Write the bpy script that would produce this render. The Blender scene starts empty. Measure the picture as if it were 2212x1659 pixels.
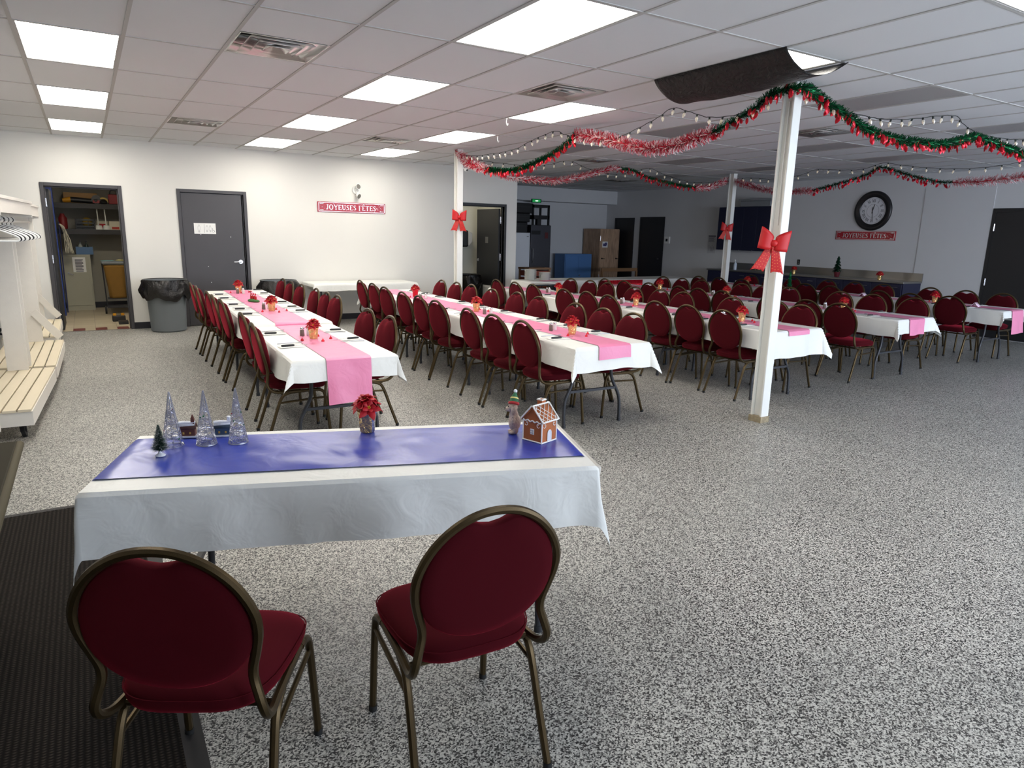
import bpy, math, random
from mathutils import Vector, Matrix, noise
random.seed(7)
PI = math.pi
C = bpy.context.scene.collection
SC = bpy.context.scene

# ---------------------------------------------------------------- camera
FPX, YAW, PITCH, ROLL, CAMZ = 1463.49, 0.5562598, 0.2185322, 0.0226265, 1.632
HC = 2.898                                   # ceiling height
def set_camera():
    cd = bpy.data.cameras.new('camera'); co = bpy.data.objects.new('camera', cd); C.objects.link(co)
    cd.sensor_fit = 'HORIZONTAL'; cd.sensor_width = 36.0; cd.lens = FPX / 2212 * 36; cd.clip_start = 0.02
    f = Vector((math.sin(YAW)*math.cos(PITCH), math.cos(YAW)*math.cos(PITCH), -math.sin(PITCH)))
    r = Vector((math.cos(YAW), -math.sin(YAW), 0)); u = r.cross(f)
    c, s = math.cos(ROLL), math.sin(ROLL)
    r2 = c*r + s*u; u2 = -s*r + c*u
    M = Matrix((r2, u2, -f)).transposed().to_4x4(); M.translation = (0, 0, CAMZ)
    co.matrix_world = M; SC.camera = co
set_camera()

# ---------------------------------------------------------------- sky, window light, exposure
PANEL = 14.0                                 # radiance of the lit ceiling panels
w = bpy.data.worlds.new('world'); SC.world = w; w.use_nodes = True
bg = w.node_tree.nodes['Background']
bg.inputs[0].default_value = (0.74, 0.84, 1.0, 1); bg.inputs[1].default_value = 17.0
FRONT_Y = -2.4
WINDOWS = [(1.6, 2.8), (4.2, 6.2), (7.0, 9.8), (10.2, 13.2)]   # daylight windows in the front wall, behind the camera
def portal(x0, x1, y, z0, z1):
    l = bpy.data.lights.new('window_portal', 'AREA'); l.shape = 'RECTANGLE'; l.size = x1-x0; l.size_y = z1-z0
    l.cycles.is_portal = True
    o = bpy.data.objects.new('window_portal', l); C.objects.link(o)
    o.location = ((x0+x1)/2, y, (z0+z1)/2); o.rotation_euler = (PI/2, 0, 0)   # -Z of the lamp -> +Y
for x0, x1 in WINDOWS: portal(x0, x1, FRONT_Y-0.02, 0.9, 2.35)
vs = SC.view_settings
SC.display_settings.display_device = 'sRGB'
vs.view_transform = 'Standard'; vs.look = 'None'; vs.exposure = 0.08; vs.gamma = 1.0; vs.use_curve_mapping = False

# ---------------------------------------------------------------- materials
def lin(c):
    return tuple(((x/255)/12.92 if x/255 <= .04045 else ((x/255+.055)/1.055)**2.4) for x in c)
MATS = {}
def mat(name, rgb, rough=.5, metal=0, bump=0, bscale=40, var=0, vscale=8, spec=.5, emit=None, estr=0, sheen=0, trans=0, coat=0, stretch=None):
    """procedural surface: a base colour with optional noise variation and bump"""
    if name in MATS: return MATS[name]
    m = bpy.data.materials.new(name); m.use_nodes = True; nt = m.node_tree; b = nt.nodes['Principled BSDF']
    col = lin(rgb) + (1,)
    b.inputs['Base Color'].default_value = col; b.inputs['Roughness'].default_value = rough
    b.inputs['Metallic'].default_value = metal; b.inputs['Specular IOR Level'].default_value = spec
    if sheen: b.inputs['Sheen Weight'].default_value = sheen
    if trans: b.inputs['Transmission Weight'].default_value = trans
    if coat: b.inputs['Coat Weight'].default_value = coat
    if emit: b.inputs['Emission Color'].default_value = lin(emit)+(1,); b.inputs['Emission Strength'].default_value = estr
    if var or bump:
        tc = nt.nodes.new('ShaderNodeTexCoord'); src = tc.outputs['Object']
        if stretch:
            mp = nt.nodes.new('ShaderNodeMapping'); mp.inputs['Scale'].default_value = stretch
            nt.links.new(src, mp.inputs[0]); src = mp.outputs[0]
    if var:
        n = nt.nodes.new('ShaderNodeTexNoise'); n.inputs['Scale'].default_value = vscale; n.inputs['Detail'].default_value = 5
        nt.links.new(src, n.inputs['Vector'])
        mx = nt.nodes.new('ShaderNodeMix'); mx.data_type = 'RGBA'
        mx.inputs[6].default_value = tuple(x*(1-var) for x in col[:3])+(1,); mx.inputs[7].default_value = tuple(min(1, x*(1+var)) for x in col[:3])+(1,)
        nt.links.new(n.outputs[0], mx.inputs[0]); nt.links.new(mx.outputs[2], b.inputs['Base Color'])
    if bump:
        n2 = nt.nodes.new('ShaderNodeTexNoise'); n2.inputs['Scale'].default_value = bscale; n2.inputs['Detail'].default_value = 4
        nt.links.new(src, n2.inputs['Vector'])
        bp = nt.nodes.new('ShaderNodeBump'); bp.inputs['Strength'].default_value = bump; bp.inputs['Distance'].default_value = .01
        nt.links.new(n2.outputs[0], bp.inputs['Height']); nt.links.new(bp.outputs[0], b.inputs['Normal'])
    MATS[name] = m; return m
def nodes(name):
    m = bpy.data.materials.new(name); m.use_nodes = True; MATS[name] = m
    return m, m.node_tree, m.node_tree.nodes['Principled BSDF']
def ramp(nt, stops, interp='LINEAR'):
    r = nt.nodes.new('ShaderNodeValToRGB'); cr_ = r.color_ramp; cr_.interpolation = interp
    while len(cr_.elements) < len(stops): cr_.elements.new(.5)
    for e, (p, c) in zip(cr_.elements, stops): e.position = p; e.color = lin(c)+(1,)
    return r
def floor_material():
    m, nt, b = nodes('flake_floor')
    tc = nt.nodes.new('ShaderNodeTexCoord')
    nz = nt.nodes.new('ShaderNodeTexNoise'); nz.inputs['Scale'].default_value = 130; nz.inputs['Detail'].default_value = 3
    nt.links.new(tc.outputs['Object'], nz.inputs['Vector'])
    mx = nt.nodes.new('ShaderNodeMix'); mx.data_type = 'VECTOR'; mx.inputs[0].default_value = .006
    nt.links.new(tc.outputs['Object'], mx.inputs[4]); nt.links.new(nz.outputs['Color'], mx.inputs[5])
    v = nt.nodes.new('ShaderNodeTexVoronoi'); v.inputs['Scale'].default_value = 205; v.inputs['Randomness'].default_value = 1
    nt.links.new(mx.outputs[1], v.inputs['Vector'])
    sp = nt.nodes.new('ShaderNodeSeparateColor'); nt.links.new(v.outputs['Color'], sp.inputs[0])
    r = ramp(nt, [(0, (20, 19, 20)), (.19, (66, 65, 63)), (.32, (126, 124, 119)), (.47, (176, 174, 167)), (.72, (212, 210, 202))], 'CONSTANT')
    nt.links.new(sp.outputs[0], r.inputs[0])
    # broad soil patches: slight darkening
    n2 = nt.nodes.new('ShaderNodeTexNoise'); n2.inputs['Scale'].default_value = .7; n2.inputs['Detail'].default_value = 4
    nt.links.new(tc.outputs['Object'], n2.inputs['Vector'])
    m2 = nt.nodes.new('ShaderNodeMix'); m2.data_type = 'RGBA'; m2.blend_type = 'MULTIPLY'; m2.inputs[0].default_value = .35
    nt.links.new(r.outputs[0], m2.inputs[6]); nt.links.new(n2.outputs[0], m2.inputs[7])
    nt.links.new(m2.outputs[2], b.inputs['Base Color'])
    b.inputs['Roughness'].default_value = .42; b.inputs['Specular IOR Level'].default_value = .4
    return m
def tile_floor_material():
    m, nt, b = nodes('closet_tile')
    tc = nt.nodes.new('ShaderNodeTexCoord')
    ck = nt.nodes.new('ShaderNodeTexBrick'); ck.offset = 0
    ck.inputs['Scale'].default_value = 1; ck.inputs['Brick Width'].default_value = .3; ck.inputs['Row Height'].default_value = .3; ck.inputs['Mortar Size'].default_value = .002
    ck.inputs['Color1'].default_value = lin((168, 156, 132))+(1,); ck.inputs['Color2'].default_value = lin((182, 170, 146))+(1,); ck.inputs['Mortar'].default_value = lin((90, 80, 70))+(1,)
    nt.links.new(tc.outputs['Object'], ck.inputs['Vector']); nt.links.new(ck.outputs[0], b.inputs['Base Color'])
    b.inputs['Roughness'].default_value = .4
    return m
def mat_ribs():
    m, nt, b = nodes('entry_mat')
    tc = nt.nodes.new('ShaderNodeTexCoord')
    wv = nt.nodes.new('ShaderNodeTexWave'); wv.bands_direction = 'X'; wv.inputs['Scale'].default_value = 16; wv.inputs['Distortion'].default_value = .6; wv.inputs['Detail'].default_value = 2
    wv2 = nt.nodes.new('ShaderNodeTexWave'); wv2.bands_direction = 'Y'; wv2.inputs['Scale'].default_value = 24; wv2.inputs['Distortion'].default_value = 1.5
    nt.links.new(tc.outputs['Object'], wv.inputs['Vector']); nt.links.new(tc.outputs['Object'], wv2.inputs['Vector'])
    mt = nt.nodes.new('ShaderNodeMath'); mt.operation = 'MULTIPLY'; nt.links.new(wv.outputs[1], mt.inputs[0]); nt.links.new(wv2.outputs[1], mt.inputs[1])
    r = ramp(nt, [(0, (26, 23, 21)), (.5, (44, 40, 36)), (1, (64, 58, 52))]); nt.links.new(mt.outputs[0], r.inputs[0])
    nt.links.new(r.outputs[0], b.inputs['Base Color']); b.inputs['Roughness'].default_value = .95; b.inputs['Specular IOR Level'].default_value = .1
    bp = nt.nodes.new('ShaderNodeBump'); bp.inputs['Strength'].default_value = .6; bp.inputs['Distance'].default_value = .006
    nt.links.new(mt.outputs[0], bp.inputs['Height']); nt.links.new(bp.outputs[0], b.inputs['Normal'])
    return m
def wood_panels():
    m, nt, b = nodes('locker_wood')
    tc = nt.nodes.new('ShaderNodeTexCoord'); mp = nt.nodes.new('ShaderNodeMapping'); mp.inputs['Scale'].default_value = (9, 9, .8)
    nt.links.new(tc.outputs['Object'], mp.inputs[0])
    n = nt.nodes.new('ShaderNodeTexNoise'); n.inputs['Scale'].default_value = 1.6; n.inputs['Detail'].default_value = 4; nt.links.new(mp.outputs[0], n.inputs['Vector'])
    r = ramp(nt, [(.3, (124, 98, 78)), (.48, (182, 150, 122)), (.56, (150, 120, 96)), (.7, (200, 170, 142))]); nt.links.new(n.outputs[0], r.inputs[0])
    nt.links.new(r.outputs[0], b.inputs['Base Color']); b.inputs['Roughness'].default_value = .5
    return m
def hammered():
    m = mat('bronze_frame', (76, 62, 39), .36, .75, bump=.10, bscale=420)
    return m
def plastic_bag():
    m, nt, b = nodes('black_bag')
    b.inputs['Base Color'].default_value = lin((20, 17, 16))+(1,); b.inputs['Roughness'].default_value = .28
    tc = nt.nodes.new('ShaderNodeTexCoord'); n = nt.nodes.new('ShaderNodeTexNoise'); n.inputs['Scale'].default_value = 16; n.inputs['Detail'].default_value = 6; n.inputs['Distortion'].default_value = 2.5
    nt.links.new(tc.outputs['Object'], n.inputs['Vector'])
    bp = nt.nodes.new('ShaderNodeBump'); bp.inputs['Strength'].default_value = .45; bp.inputs['Distance'].default_value = .02
    nt.links.new(n.outputs[0], bp.inputs['Height']); nt.links.new(bp.outputs[0], b.inputs['Normal'])
    return m
def sheet_plastic():
    m, nt, b = nodes('thin_black_plastic')
    b.inputs['Base Color'].default_value = lin((14, 12, 11))+(1,); b.inputs['Roughness'].default_value = .32; b.inputs['Specular IOR Level'].default_value = .35
    tc = nt.nodes.new('ShaderNodeTexCoord'); n = nt.nodes.new('ShaderNodeTexNoise'); n.inputs['Scale'].default_value = 14; n.inputs['Detail'].default_value = 7; n.inputs['Distortion'].default_value = 2
    nt.links.new(tc.outputs['Object'], n.inputs['Vector'])
    bp = nt.nodes.new('ShaderNodeBump'); bp.inputs['Strength'].default_value = .9; bp.inputs['Distance'].default_value = .03
    nt.links.new(n.outputs[0], bp.inputs['Height']); nt.links.new(bp.outputs[0], b.inputs['Normal'])
    tl = nt.nodes.new('ShaderNodeBsdfTranslucent'); tl.inputs[0].default_value = (.006, .0042, .003, 1)
    ad = nt.nodes.new('ShaderNodeAddShader'); nt.links.new(b.outputs[0], ad.inputs[0]); nt.links.new(tl.outputs[0], ad.inputs[1])
    nt.links.new(ad.outputs[0], nt.nodes['Material Output'].inputs[0])
    return m
def runner_plastic(name, rgb, rough, bstr, bscale):
    m, nt, b = nodes(name)
    b.inputs['Base Color'].default_value = lin(rgb)+(1,); b.inputs['Roughness'].default_value = rough
    tc = nt.nodes.new('ShaderNodeTexCoord'); n = nt.nodes.new('ShaderNodeTexNoise'); n.inputs['Scale'].default_value = bscale; n.inputs['Detail'].default_value = 3; n.inputs['Distortion'].default_value = .9
    nt.links.new(tc.outputs['Object'], n.inputs['Vector'])
    bp = nt.nodes.new('ShaderNodeBump'); bp.inputs['Strength'].default_value = bstr; bp.inputs['Distance'].default_value = .02
    nt.links.new(n.outputs[0], bp.inputs['Height']); nt.links.new(bp.outputs[0], b.inputs['Normal'])
    return m
M_FLOOR = floor_material(); M_CTILE = tile_floor_material(); M_MAT = mat_ribs(); M_LOCK = wood_panels(); M_FRAME = hammered()
M_BAG = plastic_bag(); M_SHEET = sheet_plastic()
M_PINK = runner_plastic('pink_plastic', (226, 132, 168), .42, .25, 9)
M_BLUE = runner_plastic('blue_plastic', (50, 66, 166), .3, .3, 4)
M_CLOTH = runner_plastic('white_table_plastic', (226, 226, 221), .45, .28, 8)
M_WALL = mat('wall_paint', (218, 216, 210), .75, bump=.03, bscale=300, var=.015, vscale=2)
M_WALLR = mat('wall_paint_grey', (205, 205, 206), .75, bump=.03, bscale=300, var=.03, vscale=2.2)
M_TILE = mat('ceiling_tile', (216, 217, 219), .95, bump=.25, bscale=900, var=.04, vscale=420)
M_TBAR = mat('ceiling_bar', (186, 184, 181), .9, spec=.1)
M_TRIM = mat('dark_grey_paint', (62, 60, 63), .45, var=.06, vscale=5)
M_DOORBK = mat('black_door_paint', (30, 30, 32), .5, var=.08, vscale=4)
M_BASE = mat('navy_baseboard', (22, 23, 32), .45)
M_COL = mat('column_paint', (226, 226, 220), .45, var=.03, vscale=9)
M_SEAT = mat('burgundy_fabric', (66, 13, 20), .9, bump=.12, bscale=900, var=.10, vscale=500, spec=.05, sheen=.7)
MATS['burgundy_fabric'].node_tree.nodes['Principled BSDF'].inputs['Sheen Tint'].default_value = lin((176, 44, 62))+(1,)
MATS['burgundy_fabric'].node_tree.nodes['Principled BSDF'].inputs['Sheen Roughness'].default_value = .4
M_RUB = mat('black_rubber', (18, 18, 18), .7)
M_TLEG = mat('grey_steel', (52, 53, 57), .45, .3)
M_TTOP = mat('table_laminate', (196, 190, 180), .5)
M_CHROME = mat('chrome', (210, 210, 214), .22, 1)
M_STEEL = mat('stainless', (150, 148, 144), .3, .9, bump=.05, bscale=12, stretch=(1, 30, 1))
M_WHITE = mat('white_plastic', (232, 232, 228), .5)
M_PAPER = mat('white_paper', (232, 232, 230), .8)
M_NAP = mat('white_napkin', (236, 235, 230), .85, bump=.1, bscale=120)
M_BLACK = mat('black_plastic', (18, 18, 20), .4)
M_GOLD = mat('gold_foil', (226, 192, 128), .2, .85, bump=.9, bscale=45)
M_SILVERFOIL = mat('silver_foil', (190, 190, 192), .2, .95, bump=.5, bscale=60)
M_RED = mat('red_fabric', (178, 8, 26), .6, var=.25, vscale=60)
M_REDFOIL = mat('red_foil', (200, 26, 44), .28, .55)
M_GREENFOIL = mat('green_foil', (16, 110, 62), .25, .65)
M_DGREEN = mat('dark_green_foil', (14, 52, 32), .35, .4)
M_TINW = mat('white_tinsel', (236, 214, 214), .35)
M_TINR = mat('red_tinsel', (200, 40, 62), .35, .2)
M_RIB = mat('red_ribbon', (188, 10, 17), .5)
M_DOT = mat('gold_dot', (226, 150, 70), .4, .4)
M_WIRE = mat('dark_green_wire', (18, 26, 22), .5)
M_BULB = mat('bulb_plastic', (240, 238, 228), .15, emit=(255, 226, 170), estr=.10, coat=.5, trans=.6)
M_GLOW = mat('panel_light', (250, 248, 240), .5, emit=(255, 250, 240), estr=PANEL)
M_UNLIT = mat('unlit_lens', (168, 166, 166), .3, bump=.3, bscale=160)
M_WOODW = mat('white_painted_wood', (218, 213, 204), .55, var=.05, vscale=14, bump=.08, bscale=60, stretch=(1, .2, 1))
M_SLAT = mat('cream_painted_slat', (214, 202, 176), .55, var=.05, vscale=14, bump=.08, bscale=60, stretch=(1, .2, 1))
M_WOOD = mat('brown_wood', (126, 92, 60), .5, var=.2, vscale=20, stretch=(4, .4, 4))
M_OLIVE = mat('olive_laminate', (50, 46, 34), .8, spec=.15, var=.08, vscale=90)
M_OLIVEE = mat('olive_edge', (78, 71, 53), .7, spec=.2)
M_NAVY = mat('navy_cabinet', (24, 26, 56), .4)
M_BLUECAB = mat('blue_locker_paint', (80, 122, 176), .45)
M_GREYCAB = mat('grey_locker_paint', (168, 166, 148), .5)
M_DSHELF = mat('dark_shelf', (36, 34, 36), .5)
M_BIN = mat('grey_bin', (104, 110, 114), .5)
M_YBAG = mat('yellow_canvas', (122, 88, 30), .8, bump=.3, bscale=12, var=.12, vscale=9)
M_CARD = mat('cardboard', (176, 138, 92), .8, var=.05)
M_SNOW = mat('snow_white', (238, 240, 244), .8, bump=.3, bscale=90)
M_SILVW = mat('silver_wire', (186, 188, 200), .3, .8)
M_GLASSY = mat('shaker_glass', (214, 212, 208), .15, coat=.4)
M_PEPPER = mat('pepper', (110, 98, 88), .6)

# ---------------------------------------------------------------- mesh builder
def cr(pts, n=6, closed=False):
    """Catmull-Rom through pts"""
    P = [Vector(p) for p in pts]; out = []; N = len(P)
    rng = range(N) if closed else range(N-1)
    for i in rng:
        if closed: a, b, c, d = P[(i-1) % N], P[i], P[(i+1) % N], P[(i+2) % N]
        else: a, b, c, d = P[max(i-1, 0)], P[i], P[i+1], P[min(i+2, N-1)]
        for k in range(n):
            t = k/n
            out.append(.5*((2*b)+(c-a)*t+(2*a-5*b+4*c-d)*t*t+(3*b-a-3*c+d)*t**3))
    if not closed: out.append(P[-1])
    return out
class MB:
    def __init__(s): s.v = []; s.f = []; s.m = []
    def add(s, vs_, fs, mi=0):
        o = len(s.v); s.v += [tuple(p) for p in vs_]; s.f += [tuple(i+o for i in f) for f in fs]; s.m += [mi]*len(fs); return s
    def box(s, c, d, rot=None, mi=0):
        x, y, z = d[0]/2, d[1]/2, d[2]/2
        P = [Vector((a*x, b*y, e*z)) for a in (-1, 1) for b in (-1, 1) for e in (-1, 1)]
        if rot is not None: P = [rot @ p for p in P]
        P = [p+Vector(c) for p in P]
        return s.add(P, [(0, 1, 3, 2), (4, 6, 7, 5), (0, 4, 5, 1), (2, 3, 7, 6), (0, 2, 6, 4), (1, 5, 7, 3)], mi)
    def bb(s, x0, x1, y0, y1, z0, z1, mi=0): return s.box(((x0+x1)/2, (y0+y1)/2, (z0+z1)/2), (abs(x1-x0), abs(y1-y0), abs(z1-z0)), None, mi)
    def bar(s, p0, p1, w_, h, mi=0, up=(0, 0, 1)):
        p0, p1 = Vector(p0), Vector(p1); d = (p1-p0); L = d.length; d.normalize(); u = Vector(up)
        if abs(d.dot(u)) > .98: u = Vector((1, 0, 0))
        r = d.cross(u).normalized(); u = r.cross(d)
        return s.box((p0+p1)/2, (w_, L, h), Matrix((r, d, u)).transposed(), mi)
    def tube(s, pts, r, n=8, closed=False, mi=0, sq=1.0, cap=True):
        P = [Vector(p) for p in pts]; N = len(P)
        if not isinstance(r, (list, tuple)): r = [r]*N
        T = []
        for i in range(N):
            a = P[(i-1) % N] if (closed or i > 0) else P[i]; b = P[(i+1) % N] if (closed or i < N-1) else P[i]
            T.append((b-a).normalized() if (b-a).length > 1e-9 else Vector((0, 0, 1)))
        u = T[0].orthogonal().normalized()
        if abs(T[0].z) < .95:
            u = Vector((0, 0, 1)); u = (u - T[0]*u.dot(T[0])).normalized()
        vs_ = []
        for i in range(N):
            u = u - T[i]*u.dot(T[i])
            u = u.normalized() if u.length > 1e-6 else T[i].orthogonal().normalized()
            w_ = T[i].cross(u)
            for k in range(n):
                a = 2*PI*(k+.5)/n; vs_.append(P[i]+r[i]*(math.cos(a)*u+sq*math.sin(a)*w_))
        fs = []
        for i in range(N if closed else N-1):
            j = (i+1) % N
            for k in range(n):
                l = (k+1) % n; fs.append((i*n+k, i*n+l, j*n+l, j*n+k))
        if not closed and cap: fs.append(tuple(range(n))[::-1]); fs.append(tuple((N-1)*n+k for k in range(n)))
        return s.add(vs_, fs, mi)
    def cyl(s, p0, p1, r0, r1=None, n=14, mi=0): return s.tube([p0, p1], [r0, r0 if r1 is None else r1], n, mi=mi)
    def lathe(s, prof, n=20, c=(0, 0, 0), mi=0, cap=True, crinkle=0):
        vs_ = []; c = Vector(c)
        for i, (r, z) in enumerate(prof):
            for k in range(n):
                a = 2*PI*k/n; rr = r*(1+crinkle*math.sin(a*7+i*.9)*.5+crinkle*random.uniform(-1, 1)*.5)
                vs_.append(c+Vector((rr*math.cos(a), rr*math.sin(a), z)))
        fs = [(i*n+k, i*n+(k+1) % n, (i+1)*n+(k+1) % n, (i+1)*n+k) for i in range(len(prof)-1) for k in range(n)]
        if cap: fs.append(tuple(range(n))[::-1]); fs.append(tuple((len(prof)-1)*n+k for k in range(n)))
        return s.add(vs_, fs, mi)
    def ell(s, c, r, n=12, rot=None, mi=0):
        vs_ = []; c = Vector(c)
        for i in range(n+1):
            t = PI*i/n
            for k in range(2*n):
                a = PI*k/n; p = Vector((r[0]*math.sin(t)*math.cos(a), r[1]*math.sin(t)*math.sin(a), -r[2]*math.cos(t)))
                vs_.append(c+(rot @ p if rot is not None else p))
        m = 2*n
        return s.add(vs_, [(i*m+k, i*m+(k+1) % m, (i+1)*m+(k+1) % m, (i+1)*m+k) for i in range(n) for k in range(m)], mi)
    def grid(s, fn, nu, nv, mi=0, closed=False):
        vs_ = [fn(i/nu, j/nv) for j in range(nv+1) for i in range(nu+1)]
        return s.add(vs_, [(j*(nu+1)+i, j*(nu+1)+i+1, (j+1)*(nu+1)+i+1, (j+1)*(nu+1)+i) for j in range(nv) for i in range(nu)], mi)
    def prism(s, poly, h0, h1, mi=0, axis='z'):
        n = len(poly)
        def P(a, b, h): return (a, b, h) if axis == 'z' else ((a, h, b) if axis == 'y' else (h, a, b))
        vs_ = [P(a, b, h0) for a, b in poly]+[P(a, b, h1) for a, b in poly]
        return s.add(vs_, [tuple(range(n))[::-1], tuple(range(n, 2*n))]+[(i, (i+1) % n, n+(i+1) % n, n+i) for i in range(n)], mi)
    def xf(s, M): s.v = [tuple(M @ Vector(p)) for p in s.v]; return s
    def build(s, name, mats, parent=None, loc=None, rot=None, ang=38, bevel=0, solid=0, sub=0, remesh=0):
        me = bpy.data.meshes.new(name); me.from_pydata(s.v, [], s.f)
        if not isinstance(mats, (list, tuple)): mats = [mats]
        for m in mats: me.materials.append(m)
        if len(mats) > 1: me.polygons.foreach_set('material_index', s.m)
        me.update(); me.validate()
        me.polygons.foreach_set('use_smooth', [True]*len(me.polygons))
        try: me.set_sharp_from_angle(angle=math.radians(ang))
        except Exception: pass
        o = bpy.data.objects.new(name, me); C.objects.link(o)
        if loc is not None: o.location = loc
        if rot is not None: o.rotation_euler = rot
        if parent is not None: setp(o, parent)
        if solid: md = o.modifiers.new('solid', 'SOLIDIFY'); md.thickness = solid; md.offset = 0
        if remesh: md = o.modifiers.new('remesh', 'REMESH'); md.mode = 'VOXEL'; md.voxel_size = remesh; md.use_smooth_shade = True
        if sub: md = o.modifiers.new('sub', 'SUBSURF'); md.levels = sub; md.render_levels = sub
        if bevel: md = o.modifiers.new('bevel', 'BEVEL'); md.width = bevel; md.segments = 2; md.limit_method = 'ANGLE'; md.angle_limit = math.radians(50); md.harden_normals = False
        return o
KIDS = {}
def setp(o, p): o.parent = p; KIDS.setdefault(p.name, []).append(o)
def tag(o, label, cat, group=None, kind=None):
    o['label'] = label; o['category'] = cat
    if group: o['group'] = group
    if kind: o['kind'] = kind
    return o
def thing(name, label, cat, loc=(0, 0, 0), rz=0, group=None):
    o = bpy.data.objects.new(name, None); C.objects.link(o); o.empty_display_size = .1
    o.location = loc; o.rotation_euler = (0, 0, rz); return tag(o, label, cat, group)
def dup(o, loc=None, rz=None, label=None, parent=None):
    c = o.copy(); C.objects.link(c)
    if parent is not None: setp(c, parent)
    for ch in KIDS.get(o.name, []): dup(ch, parent=c)
    if loc is not None: c.location = loc
    if rz is not None: c.rotation_euler = (0, 0, rz)
    if label: c['label'] = label
    return c
def copy_part(o, parent, loc=(0, 0, 0), rot=(0, 0, 0)):
    c = dup(o, parent=parent); c.location = loc; c.rotation_euler = rot; return c
def struct(o, label=None):
    o['kind'] = 'structure'; return o
ORD = ['first', 'second', 'third', 'fourth', 'fifth', 'sixth', 'seventh', 'eighth', 'ninth', 'tenth', 'eleventh', 'twelfth']
# flat lettering: strokes on a unit-high grid -> thin ribbons in the x-z plane
GL = {
 'J': (.5, [((.15, 1), (.5, 1), .06), ((.34, 1), (.34, .2), .16), ((.34, .2), (.22, .04), .12), ((.22, .04), (.05, .12), .09)]),
 'O': (.8, [((.4+.32*math.cos(a), .5+.48*math.sin(a)), (.4+.32*math.cos(a+.53), .5+.48*math.sin(a+.53)), .07+.09*abs(math.cos(a+.26))) for a in [k*2*PI/12 for k in range(12)]]),
 'Y': (.75, [((.1, 1), (.4, .48), .15), ((.7, 1), (.4, .48), .08), ((.4, .5), (.4, 0), .15), ((0, 1), (.25, 1), .05), ((.55, 1), (.78, 1), .05), ((.25, 0), (.55, 0), .05)]),
 'E': (.62, [((.15, 1), (.15, 0), .16), ((.02, .97), (.58, .97), .07), ((.15, .52), (.45, .52), .06), ((.02, .03), (.6, .03), .07), ((.58, 1), (.58, .82), .05), ((.6, 0), (.6, .2), .05)]),
 'U': (.75, [((.15, 1), (.15, .28), .16), ((.15, .28), (.27, .07), .13), ((.27, .07), (.45, .05), .1), ((.45, .05), (.6, .25), .09), ((.6, .25), (.6, 1), .08), ((0, 1), (.3, 1), .05), ((.48, 1), (.72, 1), .05)]),
 'S': (.55, [((.5, .85), (.35, .97), .08), ((.35, .97), (.12, .88), .09), ((.12, .88), (.1, .7), .11), ((.1, .7), (.42, .42), .16), ((.42, .42), (.48, .2), .12), ((.48, .2), (.3, .03), .1), ((.3, .03), (.05, .15), .08)]),
 'F': (.58, [((.15, 1), (.15, 0), .16), ((.02, .97), (.56, .97), .07), ((.15, .52), (.42, .52), .06), ((.56, 1), (.56, .8), .05), ((.02, 0), (.3, 0), .05)]),
 'T': (.68, [((.34, 1), (.34, 0), .16), ((.03, .97), (.65, .97), .07), ((.04, 1), (.04, .8), .05), ((.64, 1), (.64, .8), .05), ((.2, 0), (.48, 0), .05)]),
 'I': (.34, [((.16, 1), (.16, 0), .14), ((.02, 1), (.3, 1), .06), ((.02, 0), (.3, 0), .06)]),
 'V': (.7, [((.06, 1), (.34, 0), .15), ((.62, 1), (.34, 0), .07), ((0, 1), (.2, 1), .06), ((.5, 1), (.72, 1), .06)]),
 'X': (.7, [((.06, 1), (.62, 0), .15), ((.62, 1), (.06, 0), .07), ((0, 1), (.2, 1), .06), ((.5, 1), (.72, 1), .06), ((0, 0), (.2, 0), .06), ((.5, 0), (.72, 0), .06)]),
 ' ': (.3, []), '*': (.3, [((.05, .5), (.2, .5), .14)]),
}
GL['^'] = (GL['E'][0], GL['E'][1]+[((.15, 1.1), (.32, 1.26), .07), ((.32, 1.26), (.5, 1.1), .07)])
def letters(mb, text, h, x0, z0, y, th=.001, gap=.09, wf=1.0, mi=0, width=None):
    tot = sum(GL[c][0]*wf+gap for c in text)-gap
    if width: wf2 = width/(tot*h)
    else: wf2 = 1
    x = 0
    for c in text:
        gw, st = GL[c]
        for (a, b), (c_, d), wd in st:
            p0 = Vector((x0+(x+a*wf)*h*wf2, y, z0+b*h)); p1 = Vector((x0+(x+c_*wf)*h*wf2, y, z0+d*h))
            if (p1-p0).length > 1e-6: mb.bar(p0, p1, th, wd*h, mi, up=(0, 0, 1) if abs((p1-p0).normalized().z) < .9 else (1, 0, 0))
        x += gw*wf+gap
    return mb
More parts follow.
